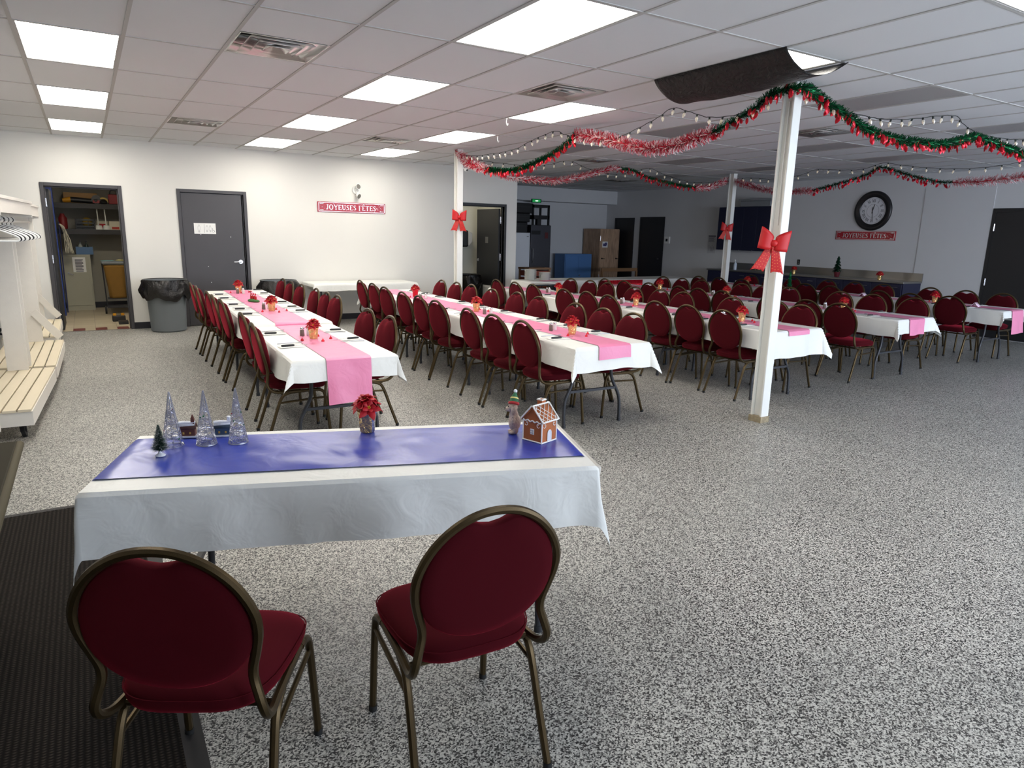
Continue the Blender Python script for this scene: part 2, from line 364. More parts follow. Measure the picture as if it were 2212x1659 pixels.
# ================================================================ the room
GX, GY, CW, CD = -0.2801, 5.7106, 0.63115, 1.2192      # ceiling grid origin, column and row pitch
YB, XC, YF, XR, XL = 12.4, 7.73, 16.5, 13.5, -2.7      # back wall, its right end, recess back wall, right wall, left wall
fl = MB().bb(XL, XR+.1, FRONT_Y-.1, YF+.1, -.1, 0); struct(fl.build('floor', M_FLOOR))
LIT = [(0, -2), (0, 0), (0, 2), (0, 4), (4, -2), (4, 0), (4, 2), (4, 4), (7, -4), (7, -2), (7, 0), (7, 2), (7, 4)]
DARK = [(10, -4), (10, -2), (10, 0), (10, 2), (10, 4), (14, -2), (14, 0), (14, 2), (14, 4), (17, 0), (17, 2), (17, 4)]
VENT = [(2, -.5), (2, 3), (6, -.5), (6, 3), (12, -.5), (12, 3), (17, 5.5)]
def ceiling():
    skip = set(LIT) | set(DARK)
    holes = {(GX+c*CW, GY+r*CD) for c, r in VENT}
    m = MB(); g = MB()
    c0, c1 = -4, 22; r0, r1 = -7, 9
    for c in range(c0, c1):
        for r in range(r0, r1):
            for h in (0, 1):
                x0, x1 = GX+c*CW, GX+(c+1)*CW; y0, y1 = GY+(r+.5*h)*CD, GY+(r+.5*h+.5)*CD
                x0, x1 = max(x0, XL), min(x1, XR); y0, y1 = max(y0, FRONT_Y), min(y1, YF)
                if x1-x0 < .001 or y1-y0 < .001: continue
                if (c, r) in skip or (c, r+.5*h) in VENT: continue
                m.add([(x0, y0, HC), (x1, y0, HC), (x1, y1, HC), (x0, y1, HC)], [(0, 1, 2, 3)])
    m.bb(XL, XR, FRONT_Y, YF, HC+.3, HC+.32)
    for c in range(c0, c1):
        x = GX+c*CW
        if XL < x < XR: g.bb(x-.012, x+.012, FRONT_Y, YF, HC-.005, HC+.004)
    for r in range(r0, r1):
        y = GY+r*CD
        if FRONT_Y < y < YF: g.bb(XL, XR, y-.012, y+.012, HC-.0045, HC+.0045)
    o = struct(m.build('ceiling', M_TILE)); g.build('ceiling_grid', M_TBAR, o)
    gaps = MB()                                         # open slivers where tiles sit askew
    for x0, y0, sx, sy in ((2.32, 4.47, .16, .02), (1.95, 11.95, .5, .028), (2.55, 11.98, .45, .025), (-.9, 5.64, .6, .035)):
        gaps.add([(x0, y0, HC-.002), (x0+sx, y0, HC-.002), (x0+sx*.85, y0+sy, HC-.002)], [(0, 1, 2)])
    gaps.build('tile_gap', M_BLACK, o)
ceiling()
def ceiling_light(c, r, lit, label, grp):
    t = thing('ceiling_light', label, 'ceiling light', (GX+(c+.5)*CW, GY+(r+.5)*CD, HC), 0, grp)
    W, D = CW/2-.012, CD/2-.012
    f = MB()
    for x0, x1, y0, y1 in ((-W, W, -D, -D+.013), (-W, W, D-.013, D), (-W, -W+.013, -D+.013, D-.013), (W-.013, W, -D+.013, D-.013)): f.bb(x0, x1, y0, y1, -.003, .03)
    f.bb(-W, W, -D, D, .05, .06)
    f.build('frame', M_TBAR, t)
    MB().bb(-W+.0135, W-.0135, -D+.0135, D-.0135, .0, .008).build('diffuser', M_GLOW if lit else M_UNLIT, t)
colname = {0: 'left', 4: 'middle', 7: 'right'}
for c, r in LIT:
    k = (r+4)//2
    ceiling_light(c, r, True, 'lit white ceiling panel, %s counted away from the camera, in the %s lit column' % (ORD[k], colname[c]), 'lit ceiling panels')
cn2 = {10: 'nearest', 14: 'second', 17: 'farthest'}
for c, r in DARK:
    ceiling_light(c, r, False, 'unlit grey ceiling panel, %s counted away from the camera, %s unlit column beyond the garlands' % (ORD[(r+4)//2], cn2[c]), 'unlit ceiling panels')
def vent(c, r, label):
    t = thing('ceiling_vent', label, 'air vent', (GX+(c+.5)*CW, GY+(r+.25)*CD, HC), 0, 'square ceiling diffusers')
    W = CW/2-.013
    def ring(m, a0, z0, a1, z1):
        P = [(-a0, -a0, z0), (a0, -a0, z0), (a0, a0, z0), (-a0, a0, z0), (-a1, -a1, z1), (a1, -a1, z1), (a1, a1, z1), (-a1, a1, z1)]
        m.add(P, [(0, 1, 5, 4), (1, 2, 6, 5), (2, 3, 7, 6), (3, 0, 4, 7)])
    f = MB(); ring(f, W, -.004, W-.012, -.004); ring(f, W-.012, -.004, W-.09, .10); f.build('frame', M_VENT, t, solid=.002)
    for a, b, z in ((.225, .165, -.006), (.15, .10, -.010)):
        l = MB(); ring(l, a, z, b, z+.055); l.build('louver', M_VENT, t, solid=.003)
    MB().add([(-.085, -.085, -.014), (.085, -.085, -.014), (.085, .085, -.014), (-.085, .085, -.014), (0, 0, .02)], [(0, 1, 4), (1, 2, 4), (2, 3, 4), (3, 0, 4)]).build('centre_plate', M_VENT, t, solid=.003)
    MB().bb(-W, W, -W, W, .13, .14).build('duct_box', M_DSHELF, t)
M_VENT = mat('vent_metal', (226, 224, 220), .22, .65)
for (c, r), s in zip(VENT, ('nearer of the two in the left bay', 'farther of the two in the left bay', 'between the lit panels above the middle tables', 'near the back wall beside a lit panel', 'beyond the near white column', 'above the back garland', 'deep in the rear alcove ceiling')):
    vent(c, r, 'square louvered ceiling vent '+s)

# ---- walls (openings are left for the doors and windows)
def wall_x(name, y0, y1, spans, x0, x1, m):
    """wall along X between x0 and x1 with openings (a, b, zlo, zhi)"""
    b = MB(); x = x0
    for a, e, lo, hi in sorted(spans):
        b.bb(x, a, y0, y1, 0, HC+.3)
        if lo > 0: b.bb(a, e, y0, y1, 0, lo)
        b.bb(a, e, y0, y1, hi, HC+.3); x = e
    b.bb(x, x1, y0, y1, 0, HC+.3)
    return struct(b.build(name, m))
D1 = (-.455, .49); D2 = (1.355, 2.315); D3 = (6.43, 7.425); DH = 2.165
wb = wall_x('wall_back', YB, YB+.12, [(D1[0], D1[1], 0, DH), (D2[0], D2[1], 0, DH), (D3[0], D3[1], 0, DH)], XL, XC, M_WALL)
struct(MB().bb(XC-.12, XC, YB+.12, YF, 0, HC+.3).build('wall_return', M_WALL))
struct(MB().bb(XC-.12, XR+.1, YF, YF+.1, 0, HC+.3).build('wall_recess', M_WALLR))
struct(MB().bb(XC, XR, YF-.45, YF, 2.53, HC).build('trim_1', M_WALLR))
struct(MB().bb(XR, XR+.1, FRONT_Y-.1, YF, 0, HC+.3).build('wall_right', M_WALLR))
struct(MB().bb(XL-.1, XL, FRONT_Y-.1, YB+.12, 0, HC+.3).build('wall_left', M_WALL))
wf = wall_x('wall_front', FRONT_Y-.1, FRONT_Y, [(a, b, .9, 2.35) for a, b in WINDOWS], XL, XR, M_WALL)
for i, (a, b) in enumerate(WINDOWS):
    f = MB()
    for x0, x1, z0, z1 in ((a, b, .9, .95), (a, b, 2.3, 2.35), (a, a+.05, .95, 2.3), (b-.05, b, .95, 2.3), ((a+b)/2-.02, (a+b)/2+.02, .95, 2.3)): f.bb(x0, x1, FRONT_Y-.08, FRONT_Y-.03, z0, z1)
    struct(f.build('window_%d' % (i+1), M_WHITE))
b = MB()
for a, e in ((XL, D1[0]-.05), (D1[1]+.05, D2[0]-.05), (D2[1]+.05, D3[0]-.05), (D3[1]+.05, XC)): b.bb(a, e, YB-.008, YB, 0, .105)
struct(b.build('baseboard_back', M_BASE))
struct(MB().bb(XR-.008, XR, 7.4, YF, 0, .1).build('baseboard_right', M_BASE))
struct(MB().bb(XR-.012, XR, 5.98, 7.17, .1, 2.61).build('trim_2', M_WALLR))            # raised wall panel beside the black door
struct(MB().bb(XR-.006, XR, 12.6, 16.45, 1.22, 1.235).build('trim_3', M_WALLR))
struct(MB().bb(XC, XR, YF-.006, YF, 1.22, 1.235).build('trim_4', M_WALLR))

def frame_x(name, a, e, h, y, m):
    f = MB(); w_ = .05
    for x0, x1, z0, z1 in ((a-w_, a, 0, h+w_), (e, e+w_, 0, h+w_), (a, e, h, h+w_)): f.bb(x0, x1, y-.018, y+.135, z0, z1)
    f.bb(a, a+.016, y+.05, y+.075, 0, h); f.bb(e-.016, e, y+.05, y+.075, 0, h); f.bb(a, e, y+.05, y+.075, h-.016, h)
    return struct(f.build(name, m, bevel=.003))
def hinge(parent, loc, rot=0):
    o = MB().bb(-.016, .016, -.004, 0, -.055, .055).cyl((.018, -.004, -.055), (.018, -.004, .055), .006).build('hinge', M_CHROME, parent, loc, (0, 0, rot)); return o
def lever(parent, loc, flip=1, rot=0):
    l = MB().cyl((0, 0, 0), (0, -.012, 0), .034, n=20).cyl((0, -.012, 0), (0, -.055, 0), .011)
    l.tube(cr([(0, -.05, 0), (-.03*flip, -.055, 0), (-.115*flip, -.05, -.004)]), .010, 10)
    return l.build('handle', M_CHROME, parent, loc, (0, 0, rot))
d1 = frame_x('door_1', D1[0], D1[1], DH, YB, M_TRIM)
MB().bb(D1[0]+.005, D1[0]+.05, YB+.13, YB+1.02, .02, 2.13).build('leaf', M_DOORBK, d1)
for z in (1.93, 1.10, .26): MB().bb(D1[0]+.0005, D1[0]+.005, YB-.010, YB+.045, z-.06, z+.06).cyl((D1[0]+.01, YB+.048, z-.06), (D1[0]+.01, YB+.048, z+.06), .007).build('hinge', M_CHROME, d1)
MB().bb(D1[0], D1[1], YB-.02, YB+.02, 0, .006).build('threshold', M_STEEL, d1)
d2 = frame_x('door_2', D2[0], D2[1], DH, YB, M_TRIM)
lf = MB().bb(D2[0]+.004, D2[1]-.035, YB+.006, YB+.048, .012, DH-.008).build('leaf', M_TRIM, d2, bevel=.002)
lever(lf, (D2[1]-.10, YB+.006, 1.06))
k = MB()
for x, z in ((1.62, 1.50), (2.08, 1.47), (1.70, .98), (1.73, .72), (2.0, .4)): k.cyl((x, YB+.0065, z), (x, YB+.004, z), .006)
k.build('screw', M_WHITE, lf)
d3 = frame_x('door_3', D3[0], D3[1], DH, YB, M_DOORBK)
l3 = MB().bb(D3[1]-.055, D3[1]-.01, YB+.13, YB+1.06, .012, 2.13).build('leaf', M_DOORBK, d3)
for z in (1.9, 1.14, .3): MB().bb(D3[1]-.006, D3[1]-.0005, YB+.078, YB+.128, z-.07, z+.07).cyl((D3[1]-.012, YB+.128, z-.07), (D3[1]-.012, YB+.128, z+.07), .008).build('hinge', M_CHROME, d3)
h = MB().cyl((-.0, 0, 0), (-.012, 0, 0), .032, n=18).cyl((-.012, 0, 0), (-.05, 0, 0), .01).tube([(-.048, 0, 0), (-.05, -.10, 0)], .009).build('handle', M_CHROME, l3, (D3[1]-.055, YB+.98, 1.05))
MB().bb(D3[1]-.058, D3[1]-.055, YB+.56, YB+.68, 1.42, 1.55).build('plate', M_STEEL, l3)
g = MB().bb(D3[1]-.06, D3[1]-.055, YB+.42, YB+.76, .2, .52)
for i in range(7): g.bb(D3[1]-.066, D3[1]-.06, YB+.45, YB+.73, .23+i*.04, .245+i*.04)
g.build('vent_grille', M_WHITE, l3)
def door_right(name, y0, y1, h, hl, knob):
    f = MB()
    for a, e, z0, z1 in ((y0-.05, y0, 0, h+.05), (y1, y1+.05, 0, h+.05), (y0, y1, h, h+.05)): f.bb(XR-.02, XR, a, e, z0, z1)
    d = struct(f.build(name, M_DOORBK))
    l = MB().bb(XR-.008, XR, y0, y1, .01, h).build('leaf', M_DOORBK, d)
    for z in hl: MB().bb(XR-.014, XR-.006, y1-.015, y1+.015, z-.06, z+.06).cyl((XR-.02, y1, z-.06), (XR-.02, y1, z+.06), .007).build('hinge', M_CHROME, d)
    if knob is not None: MB().cyl((XR-.008, knob, 1.03), (XR-.05, knob, 1.03), .012).ell((XR-.065, knob, 1.03), (.026, .03, .03)).build('handle', M_DSHELF, l)
door_right('door_4', 4.98, 5.92, 2.19, (1.92, .98, .25), 5.07)
door_right('door_5', 14.05, 14.93, 2.12, (), 14.13)
door_right('door_6', 15.28, 16.03, 2.1, (), 15.95)

# closet and washroom behind the back wall
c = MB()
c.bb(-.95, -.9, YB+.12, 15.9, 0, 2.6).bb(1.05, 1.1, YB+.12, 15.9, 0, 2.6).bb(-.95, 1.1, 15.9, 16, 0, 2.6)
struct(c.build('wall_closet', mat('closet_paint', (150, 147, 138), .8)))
struct(MB().bb(-.95, 1.1, YB+.12, 16, 2.6, 2.65).build('ceiling_closet', M_TILE))
struct(MB().bb(-.95, 1.1, YB+.02, 15.9, 0.0005, .004).build('floor_closet', M_CTILE))
struct(MB().bb(-.9, 1.05, 15.88, 15.9, .004, .12).build('baseboard_closet', M_BASE))
rt = MB()
for x in (-.36, -.06, .24): rt.bb(x+.06, x+.22, YB+.03, YB+.33, .004, .0046)
rt.build('red_tile', mat('red_tile', (104, 52, 46), .45), bpy.data.objects['floor_closet'])
c = MB().bb(5.9, 5.95, YB+.12, 13.75, 0, 2.6).bb(7.56, 7.6, YB+.12, 13.75, 0, 2.6).bb(5.9, 7.6, 13.75, 13.85, 0, 2.6)
struct(c.build('wall_washroom', mat('washroom_paint', (198, 198, 188), .8)))
struct(MB().bb(5.9, 7.6, YB+.12, 13.85, 2.6, 2.65).build('ceiling_washroom', M_TILE))
c = MB().bb(1.2, 1.25, YB+.12, 13.9, 0, 2.6).bb(2.5, 2.55, YB+.12, 13.9, 0, 2.6).bb(1.2, 2.55, 13.9, 14, 0, 2.6).bb(1.2, 2.55, YB+.12, 14, 2.6, 2.65)
struct(c.build('wall_leak_stop', M_WALL))  # unseen box added behind the ajar door, keeps sky light out of its gap
def small_lamp(x, y, w_, d, power, label):
    t = thing('ceiling_light', label, 'ceiling light', (x, y, 2.6))
    MB().bb(-w_/2, w_/2, -d/2, d/2, -.05, 0).build('frame', M_TBAR, t)
    MB().bb(-w_/2+.02, w_/2-.02, -d/2+.02, d/2-.02, -.056, -.05).build('diffuser', mat('lamp_%d' % power, (250, 246, 232), .5, emit=(255, 244, 224), estr=power), t)
small_lamp(.1, 13.2, .5, .25, 75, 'added unseen lamp brightening the storage closet')  # unseen lamp, added to brighten the closet and its contents
small_lamp(6.75, 13.0, .5, .3, 24, 'ceiling lamp inside the washroom')

# ---- white columns (H sections) with their bows
def column(x, y, label, base=False):
    t = thing('support_column', label, 'column', (x, y, 0))
    m = MB(); W, D = .10, .12
    m.bb(-W/2, W/2, -D/2, -D/2+.018, 0, HC).bb(-W/2, W/2, D/2-.018, D/2, 0, HC).bb(-.022, .022, -D/2+.018, D/2-.018, 0, HC)
    m.build('shaft', M_COL, t, bevel=.004)
    if base:
        q = MB().bb(-W/2-.012, W/2+.002, -D/2-.008, D/2+.008, 0, .055); q.build('base_plate', mat('chipped_base', (150, 136, 110), .8, bump=.6, bscale=40, var=.5, vscale=28), t)
        MB().cyl((-.035, .0, 1.95), (-.022, .0, 1.95), .01).tube(cr([(-.03, 0, 2.75), (-.033, .0, 2.2), (-.028, -.005, 1.95), (-.032, -.01, 1.75)]), .004, 6).build('cable', M_WHITE, t)
column(5.115, 3.915, 'near white steel column with a big red bow and green garland on top', True)
column(5.12, 9.975, 'white steel column by the back wall, red bow on it, beside the washroom door')
column(11.175, 9.75, 'white steel column in front of the dark kitchen cabinets')
def bow(x, y, z, s, label, tilt=0, rz=0):
    t = thing('ribbon_bow', label, 'bow', (x, y, z), rz, 'red bows on the columns'); t.scale = (s, s, s)
    R = Matrix.Rotation(tilt, 4, 'Y')
    def dots(m, fn, n, m_):
        for i in range(n):
            for j in range(m_):
                p = fn((i+.5)/n, (j+.5+.25*(i % 2))/m_); q = fn((i+.5)/n+.02, (j+.5+.25*(i % 2))/m_)
                n_ = Vector((0, -1, 0)); m.cyl(Vector(p)+n_*.0005, Vector(p)+n_*.003, .0028, n=6)
    for sx in (-1, 1):
        def loop(u, v, sx=sx, off=0):
            a = u*2*PI                              # closed band out and back
            wd = .035+.05*abs(math.sin(a/2))**.8
            x_ = sx*(.010+.060*(1-math.cos(a))); y_ = -.034-.036*math.sin(a); z_ = (v-.5)*2*wd*1.12+.036*(1-math.cos(a))*.5
            return R @ Vector((x_, y_, z_))
        MB().grid(loop, 26, 6).build('loop', M_RIB, t, solid=.003)
        def tail(u, v, sx=sx):
            wd = .03+.028*v; xx = (u-.5)*2*wd
            z_ = -.02-.24*v-(.035*(1-abs(2*u-1)) if v > .99 else 0)*-1
            return R @ Vector((sx*(.018+.075*v**1.1)+xx, -.03-.012*math.sin(v*3+sx), z_))
        m = MB().grid(tail, 8, 14); dots_m = MB(); dots(dots_m, tail, 4, 9)
        o = m.build('tail', M_RIB, t, solid=.003); dots_m.build('dot_pattern', M_DOT, o)
    k = MB().ell((0, -.055, 0), (.032, .022, .03), 8)
    k.xf(R).build('knot', M_RIB, t)
bow(4.945, 3.83, 1.60, .94, 'red dotted ribbon bow on the near white column', .13, -math.radians(38))
bow(5.09, 9.895, 1.87, .86, 'red ribbon bow on the column beside the washroom door', .04, -math.radians(22))
bow(11.03, 9.68, 1.83, .88, 'dark red ribbon bow on the column before the kitchen cabinets', .1, -math.radians(40))

# entry mat and the dark folding table at the left
m_ = thing('entry_mat', 'black ribbed entry mat on the floor at the left front', 'mat', (0, 0, 0))
MB().bb(-2.2, .11, -.3, 4.50, .0005, .008).build('ribbed_field', M_MAT, m_)
e = MB()
e.add([(.11, -.3, .009), (.175, -.3, .001), (.175, 4.56, .001), (.11, 4.50, .009)], [(0, 1, 2, 3)])
e.add([(-2.2, 4.50, .009), (.11, 4.50, .009), (.175, 4.56, .001), (-2.2, 4.56, .001)], [(0, 1, 2, 3)])
e.build('rubber_edge', mat('mat_edge', (34, 32, 32), .7), m_)
# ================================================================ chairs
def make_chair():
    t = thing('banquet_chair', '', 'chair')
    # seat cushion
    n = 40
    def outline(k, grow=0, e=3.6):
        a = 2*PI*k/n; c_, s_ = math.cos(a), math.sin(a)
        sx = math.copysign(abs(c_)**(2/e), c_); sy = math.copysign(abs(s_)**(2/e), s_)
        y = sy*(.213+grow)+.015; wd = .205+grow+.018*sy
        return sx*wd, y
    m = MB(); rings = [(-.012, .418), (0, .424), (.006, .44), (.006, .458), (-.004, .474), (-.035, .485), (-.10, .491), (-.17, .493)]
    vs_ = []
    for g_, z in rings:
        for k in range(n):
            x, y = outline(k, g_); vs_.append((x, y, z-.012*max(0, (y-.12)/.1)))
    fs = [(i*n+k, i*n+(k+1) % n, (i+1)*n+(k+1) % n, (i+1)*n+k) for i in range(len(rings)-1) for k in range(n)]
    fs += [tuple(range(n))[::-1], tuple((len(rings)-1)*n+k for k in range(n))]
    m.add(vs_, fs)
    seat = m.build('seat', M_SEAT, t, ang=60)
    pp = MB().tube([(outline(k, .008)[0], outline(k, .008)[1], .462-.012*max(0, (outline(k, .008)[1]-.12)/.1)) for k in range(n)], .0022, 5, True)
    pp.build('piping', M_SEAT, seat)
    # oval back pad
    def yb(z): return -.205-.16*max(0, z-.48)**1.05
    m = MB(); n = 44
    def po(k, s_):
        a = 2*PI*k/n; x = .202*math.copysign(abs(math.cos(a))**.95, math.cos(a))*s_; z = math.copysign(abs(math.sin(a))**.95, math.sin(a))
        zz = .692+(.204 if z > 0 else .180)*z*s_
        if z > .7: zz -= .030*s_*max(0, 1-(abs(x)/.066)**2)*(z-.7)/.3
        return x, zz
    vs_ = []; ly = [(.97, -.018), (1.0, -.012), (1.0, .010), (.985, .020), (.93, .030), (.75, .040), (.45, .046)]
    back = [(.45, -.026), (.8, -.024), ] + ly
    for s_, dy in back:
        for k in range(n):
            x, z = po(k, s_); vs_.append((x, yb(z)+dy, z))
    fs = [(i*n+k, i*n+(k+1) % n, (i+1)*n+(k+1) % n, (i+1)*n+k) for i in range(len(back)-1) for k in range(n)]
    fs += [tuple(range(n))[::-1], tuple((len(back)-1)*n+k for k in range(n))]
    m.add(vs_, fs); m.build('backrest', M_SEAT, t, ang=60)
    # bent tube round the back, curving under the seat
    half = [(.198, .02, .402), (.200, -.10, .400), (.205, -.165, .405), (.209, -.207, .428), (.207, -.225, .462), (.197, -.223, .50), (.186, -.217, .54), (.187, -.218, .575), (.199, -.227, .62), (.213, -.243, .685), (.210, -.256, .745), (.180, -.268, .812), (.131, -.278, .866), (.069, -.2845, .901), (0, -.286, .912)]
    path = cr([(x, y, z) for x, y, z in half] + [(-x, y, z) for x, y, z in half[-2::-1]], 4)
    MB().tube(path, .0122, 8, sq=1.05).build('back_frame', M_FRAME, t)
    sf = MB()
    for s_ in (-1, 1): sf.tube([(s_*.198, -.13, .392), (s_*.198, .15, .402)], .0125, 8)
    sf.tube([(-.198, -.12, .396), (.198, -.12, .396)], .010, 8).tube([(-.198, .13, .400), (.198, .13, .400)], .010, 8)
    sf.build('seat_frame', M_FRAME, t)
    for s_ in (-1, 1):
        rear = cr([(s_*.200, -.06, .394), (s_*.201, -.11, .375), (s_*.203, -.145, .32), (s_*.207, -.20, .16), (s_*.212, -.252, .012)], 3)
        front = cr([(s_*.200, .12, .401), (s_*.201, .175, .392), (s_*.203, .203, .355), (s_*.206, .222, .2), (s_*.210, .238, .012)], 3)
        for pth, foot in ((rear, (s_*.212, -.252)), (front, (s_*.210, .238))):
            l = MB().tube(pth, .0125, 8).build('leg', M_FRAME, t)
            MB().cyl((foot[0], foot[1], 0), (foot[0], foot[1]+.002*s_, .022), .0145, .0142, 10).build('foot_cap', M_RUB, l)
        MB().tube([(s_*.203, .203, .335), (s_*.203, -.138, .318)], .0085, 8).build('stretcher', M_FRAME, t)
    return t
CHAIR = make_chair()
first_chair = [True]
def place_chair(x, y, rz, label, grp):
    if first_chair[0]: o = CHAIR; first_chair[0] = False; o.location = (x, y, 0); o.rotation_euler = (0, 0, rz); o['label'] = label
    else: o = dup(CHAIR, (x, y, 0), rz, label)
    o['group'] = grp; return o
place_chair(.20, 1.87, -math.radians(30), 'burgundy round-back chair at the left front, partly over the black mat', 'chairs behind the front table')
place_chair(.885, 1.735, -math.radians(5), 'burgundy round-back chair at the right end of the blue-runner front table', 'chairs behind the front table')
ROWN = ['leftmost', 'second', 'middle', 'fourth', 'rightmost']
ROWS = [
 dict(L=([1.11, 1.11, 1.12, 1.11, 1.11, 1.08, 1.03], [9.75, 9.2, 8.42, 7.93, 7.42, 6.15, 5.43]), R=([2.38, 2.36, 2.36, 2.36, 2.33, 2.32, 2.17, 2.16], [10.22, 9.67, 9.12, 8.45, 7.9, 7.47, 6.05, 5.5])),
 dict(L=([3.36, 3.33, 3.26, 3.19, 3.18, 3.13, 3.09, 3.07, 3.08], [9.65, 9.07, 8.45, 7.67, 7.16, 6.62, 5.79, 5.28, 4.79]), R=([4.56, 4.57, 4.57, 4.47, 4.53, 4.46, 4.42, 4.38, 4.38], [9.45, 8.97, 8.5, 7.73, 7.22, 6.61, 5.84, 5.33, 4.87])),
 dict(L=([5.49, 5.48, 5.5, 5.45, 5.5, 5.45, 5.48, 5.52, 5.5], [9.34, 8.77, 8.32, 7.48, 7.03, 6.53, 5.73, 5.27, 4.75]), R=([6.88, 6.92, 6.88, 6.72, 6.76, 6.78, 6.82, 6.9, 6.84], [9.26, 8.79, 8.31, 7.49, 7.0, 6.57, 5.78, 5.2, 4.8])),
 dict(L=([7.47, 7.47, 7.56, 7.52, 7.5, 7.52, 7.5, 7.5, 7.47], [9.07, 8.58, 8.1, 7.39, 6.99, 6.55, 5.75, 5.22, 4.76]), R=([9.03, 9.03, 9.04, 9.08, 9.12, 9.2, 9.26, 9.28, 9.3], [9.3, 8.83, 8.37, 7.53, 7.12, 6.72, 5.9, 5.42, 4.87])),
 dict(L=([9.9, 9.96, 10.04, 10.2, 10.3, 10.25, 10.1, 10.06, 10.18], [9.25, 8.79, 8.35, 7.75, 7.24, 6.73, 5.82, 5.33, 4.86]), R=([11.45, 11.55, 11.6, 11.72, 11.72, 11.73, 11.75, 11.7, 11.66], [9.3, 8.87, 8.43, 7.77, 7.24, 6.7, 5.94, 5.37, 4.83])),
]
SEATS = []                                   # (row, side, index from the near end, x of back, y)
for ri, rw in enumerate(ROWS):
    for side in 'LR':
        xs, ys = rw[side]; n = len(xs)
        for i, (x, y) in enumerate(zip(xs, ys)):
            k = n-1-i; j = random.uniform(-.05, .05)
            lab = 'burgundy round-back chair, %s from the near end, %s side of the %s table row' % (ORD[k], 'left' if side == 'L' else 'right', ROWN[ri])
            g = 'chairs on the %s side of the %s table row' % ('left' if side == 'L' else 'right', ROWN[ri])
            if side == 'L': place_chair(x+.275, y, -PI/2+j, lab, g)
            else: place_chair(x-.275, y, PI/2+j, lab, g)
            SEATS.append((ri, side, k, x, y))
# ================================================================ folding tables
def make_table():
    t = thing('folding_table', '', 'table')
    MB().bb(-.375, .375, -.91, .91, -.04, -.004).build('table_top', M_TTOP, t, bevel=.008)
    for e in (-1, 1):
        f = thing_part = None
        for s_ in (-1, 1):
            p = cr([(s_*.20, e*.67, -.045), (s_*.20, e*.67, -.26), (s_*.215, e*.672, -.36), (s_*.285, e*.68, -.50), (s_*.30, e*.685, -.60), (s_*.30, e*.69, -.735)], 4)
            MB().tube(p, .0145, 10).cyl((s_*.30, e*.69, -.745), (s_*.30, e*.69, -.715), .018, n=10).build('leg', M_TLEG, t)
        c_ = MB().bar((-.245, e*.676, -.435), (.245, e*.676, -.435), .022, .022)
        pass
        c_.build('cross_bar', M_TLEG, t)
        MB().bar((0, e*.67, -.10), (0, e*.27, -.05), .02, .012).bar((-.2, e*.67, -.12), (0, e*.55, -.085), .014, .014).bar((.2, e*.67, -.12), (0, e*.55, -.085), .014, .014).build('leg_brace', M_TLEG, t)
    r_ = MB().bb(-.33, -.31, -.8, .8, -.07, -.04).bb(.31, .33, -.8, .8, -.07, -.04).build('side_rail', M_TLEG, t)
    return t
TABLE = make_table(); first_table = [True]
def place_table(x, y, z, rz, label, grp, sx=1):
    if first_table[0]: o = TABLE; first_table[0] = False
    else: o = dup(TABLE)
    o.location = (x, y, z); o.rotation_euler = (0, 0, rz); o.scale = (sx, 1, z/.745); o['label'] = label
    if grp: o['group'] = grp
    elif 'group' in o: del o['group']
    return o
def drape(W, L, T, dl, dr, dn, df, seed=0, wave=.012, flare=.10, lift=.003, topw=.002, cflare=.32, R_=.012, push=0, ff=1.0):
    """cloth over a W x L top: drops at left, right, near (-y) and far (+y) edges; returns a mesh builder"""
    du, dv = .035, .05
    us = [-W/2-dl+i*(dl)/max(1, round(dl/.02)) for i in range(max(1, round(dl/.02)) if dl > 0 else 0)]
    us += [-W/2+W*i/max(4, round(W/du)) for i in range(max(4, round(W/du))+1)]
    us += [W/2+dr*(i+1)/max(1, round(dr/.02)) for i in range(max(1, round(dr/.02)) if dr > 0 else 0)]
    vs2 = [-L/2-dn+i*dn/max(1, round(dn/.02)) for i in range(max(1, round(dn/.02)) if dn > 0 else 0)]
    nl = max(6, round(L/dv)); vs2 += [-L/2+L*i/nl for i in range(nl+1)]
    vs2 += [L/2+df*(i+1)/max(1, round(df/.02)) for i in range(max(1, round(df/.02)) if df > 0 else 0)]
    P = []
    for v in vs2:
        for u in us:
            ox = max(0, abs(u)-W/2); oy = max(0, abs(v)-L/2); r = math.hypot(ox, oy)
            px = max(-W/2, min(W/2, u)); py = max(-L/2, min(L/2, v))
            if r < 1e-6:
                e_ = min(W/2-abs(u), L/2-abs(v)); k = min(1, e_/.05)
                P.append((u, v, T+lift+topw*k*abs(noise.noise((u*7+seed, v*7, seed)))*1.5)); continue
            dx, dy = math.copysign(ox/r, u), math.copysign(oy/r, v)
            corner = min(ox, oy)/max(ox, oy, 1e-6)
            if r < R_*PI/2: a = r/R_; out = R_*math.sin(a); z = T+lift-R_*(1-math.cos(a))
            else: out = R_; z = T+lift-R_-(r-R_*PI/2)
            h = max(0, r-R_)
            nz = noise.noise((px*5+seed*3.1, py*5, seed+.5)); nz2 = noise.noise((px*17+seed, py*17, z*6+seed))
            out += h*flare*(ff if v > L/2 else 1)*(1+.5*nz)+wave*(nz+.35*nz2)*min(1, h/.12)+h*cflare*corner+push*min(1, r/.02)
            hem = .018*noise.noise((px*4, py*4, seed+9))*min(1, h/.15)
            P.append((px+dx*out, py+dy*out, z+hem+h*.08*corner))
    nU = len(us)
    return MB().add(P, [(j*nU+i, j*nU+i+1, (j+1)*nU+i+1, (j+1)*nU+i) for j in range(len(vs2)-1) for i in range(nU-1)])
XC_ROW = [lambda y: 1.535+(y-4.8)*.038, lambda y: 3.67+(y-4.8)*.033, lambda y: 6.02, lambda y: 8.32, lambda y: 10.87]
T0 = .745
ROW_SPAN = [None, (4.30, 9.86), (4.27, 9.83), (4.33, 9.83), (4.33, 9.83)]
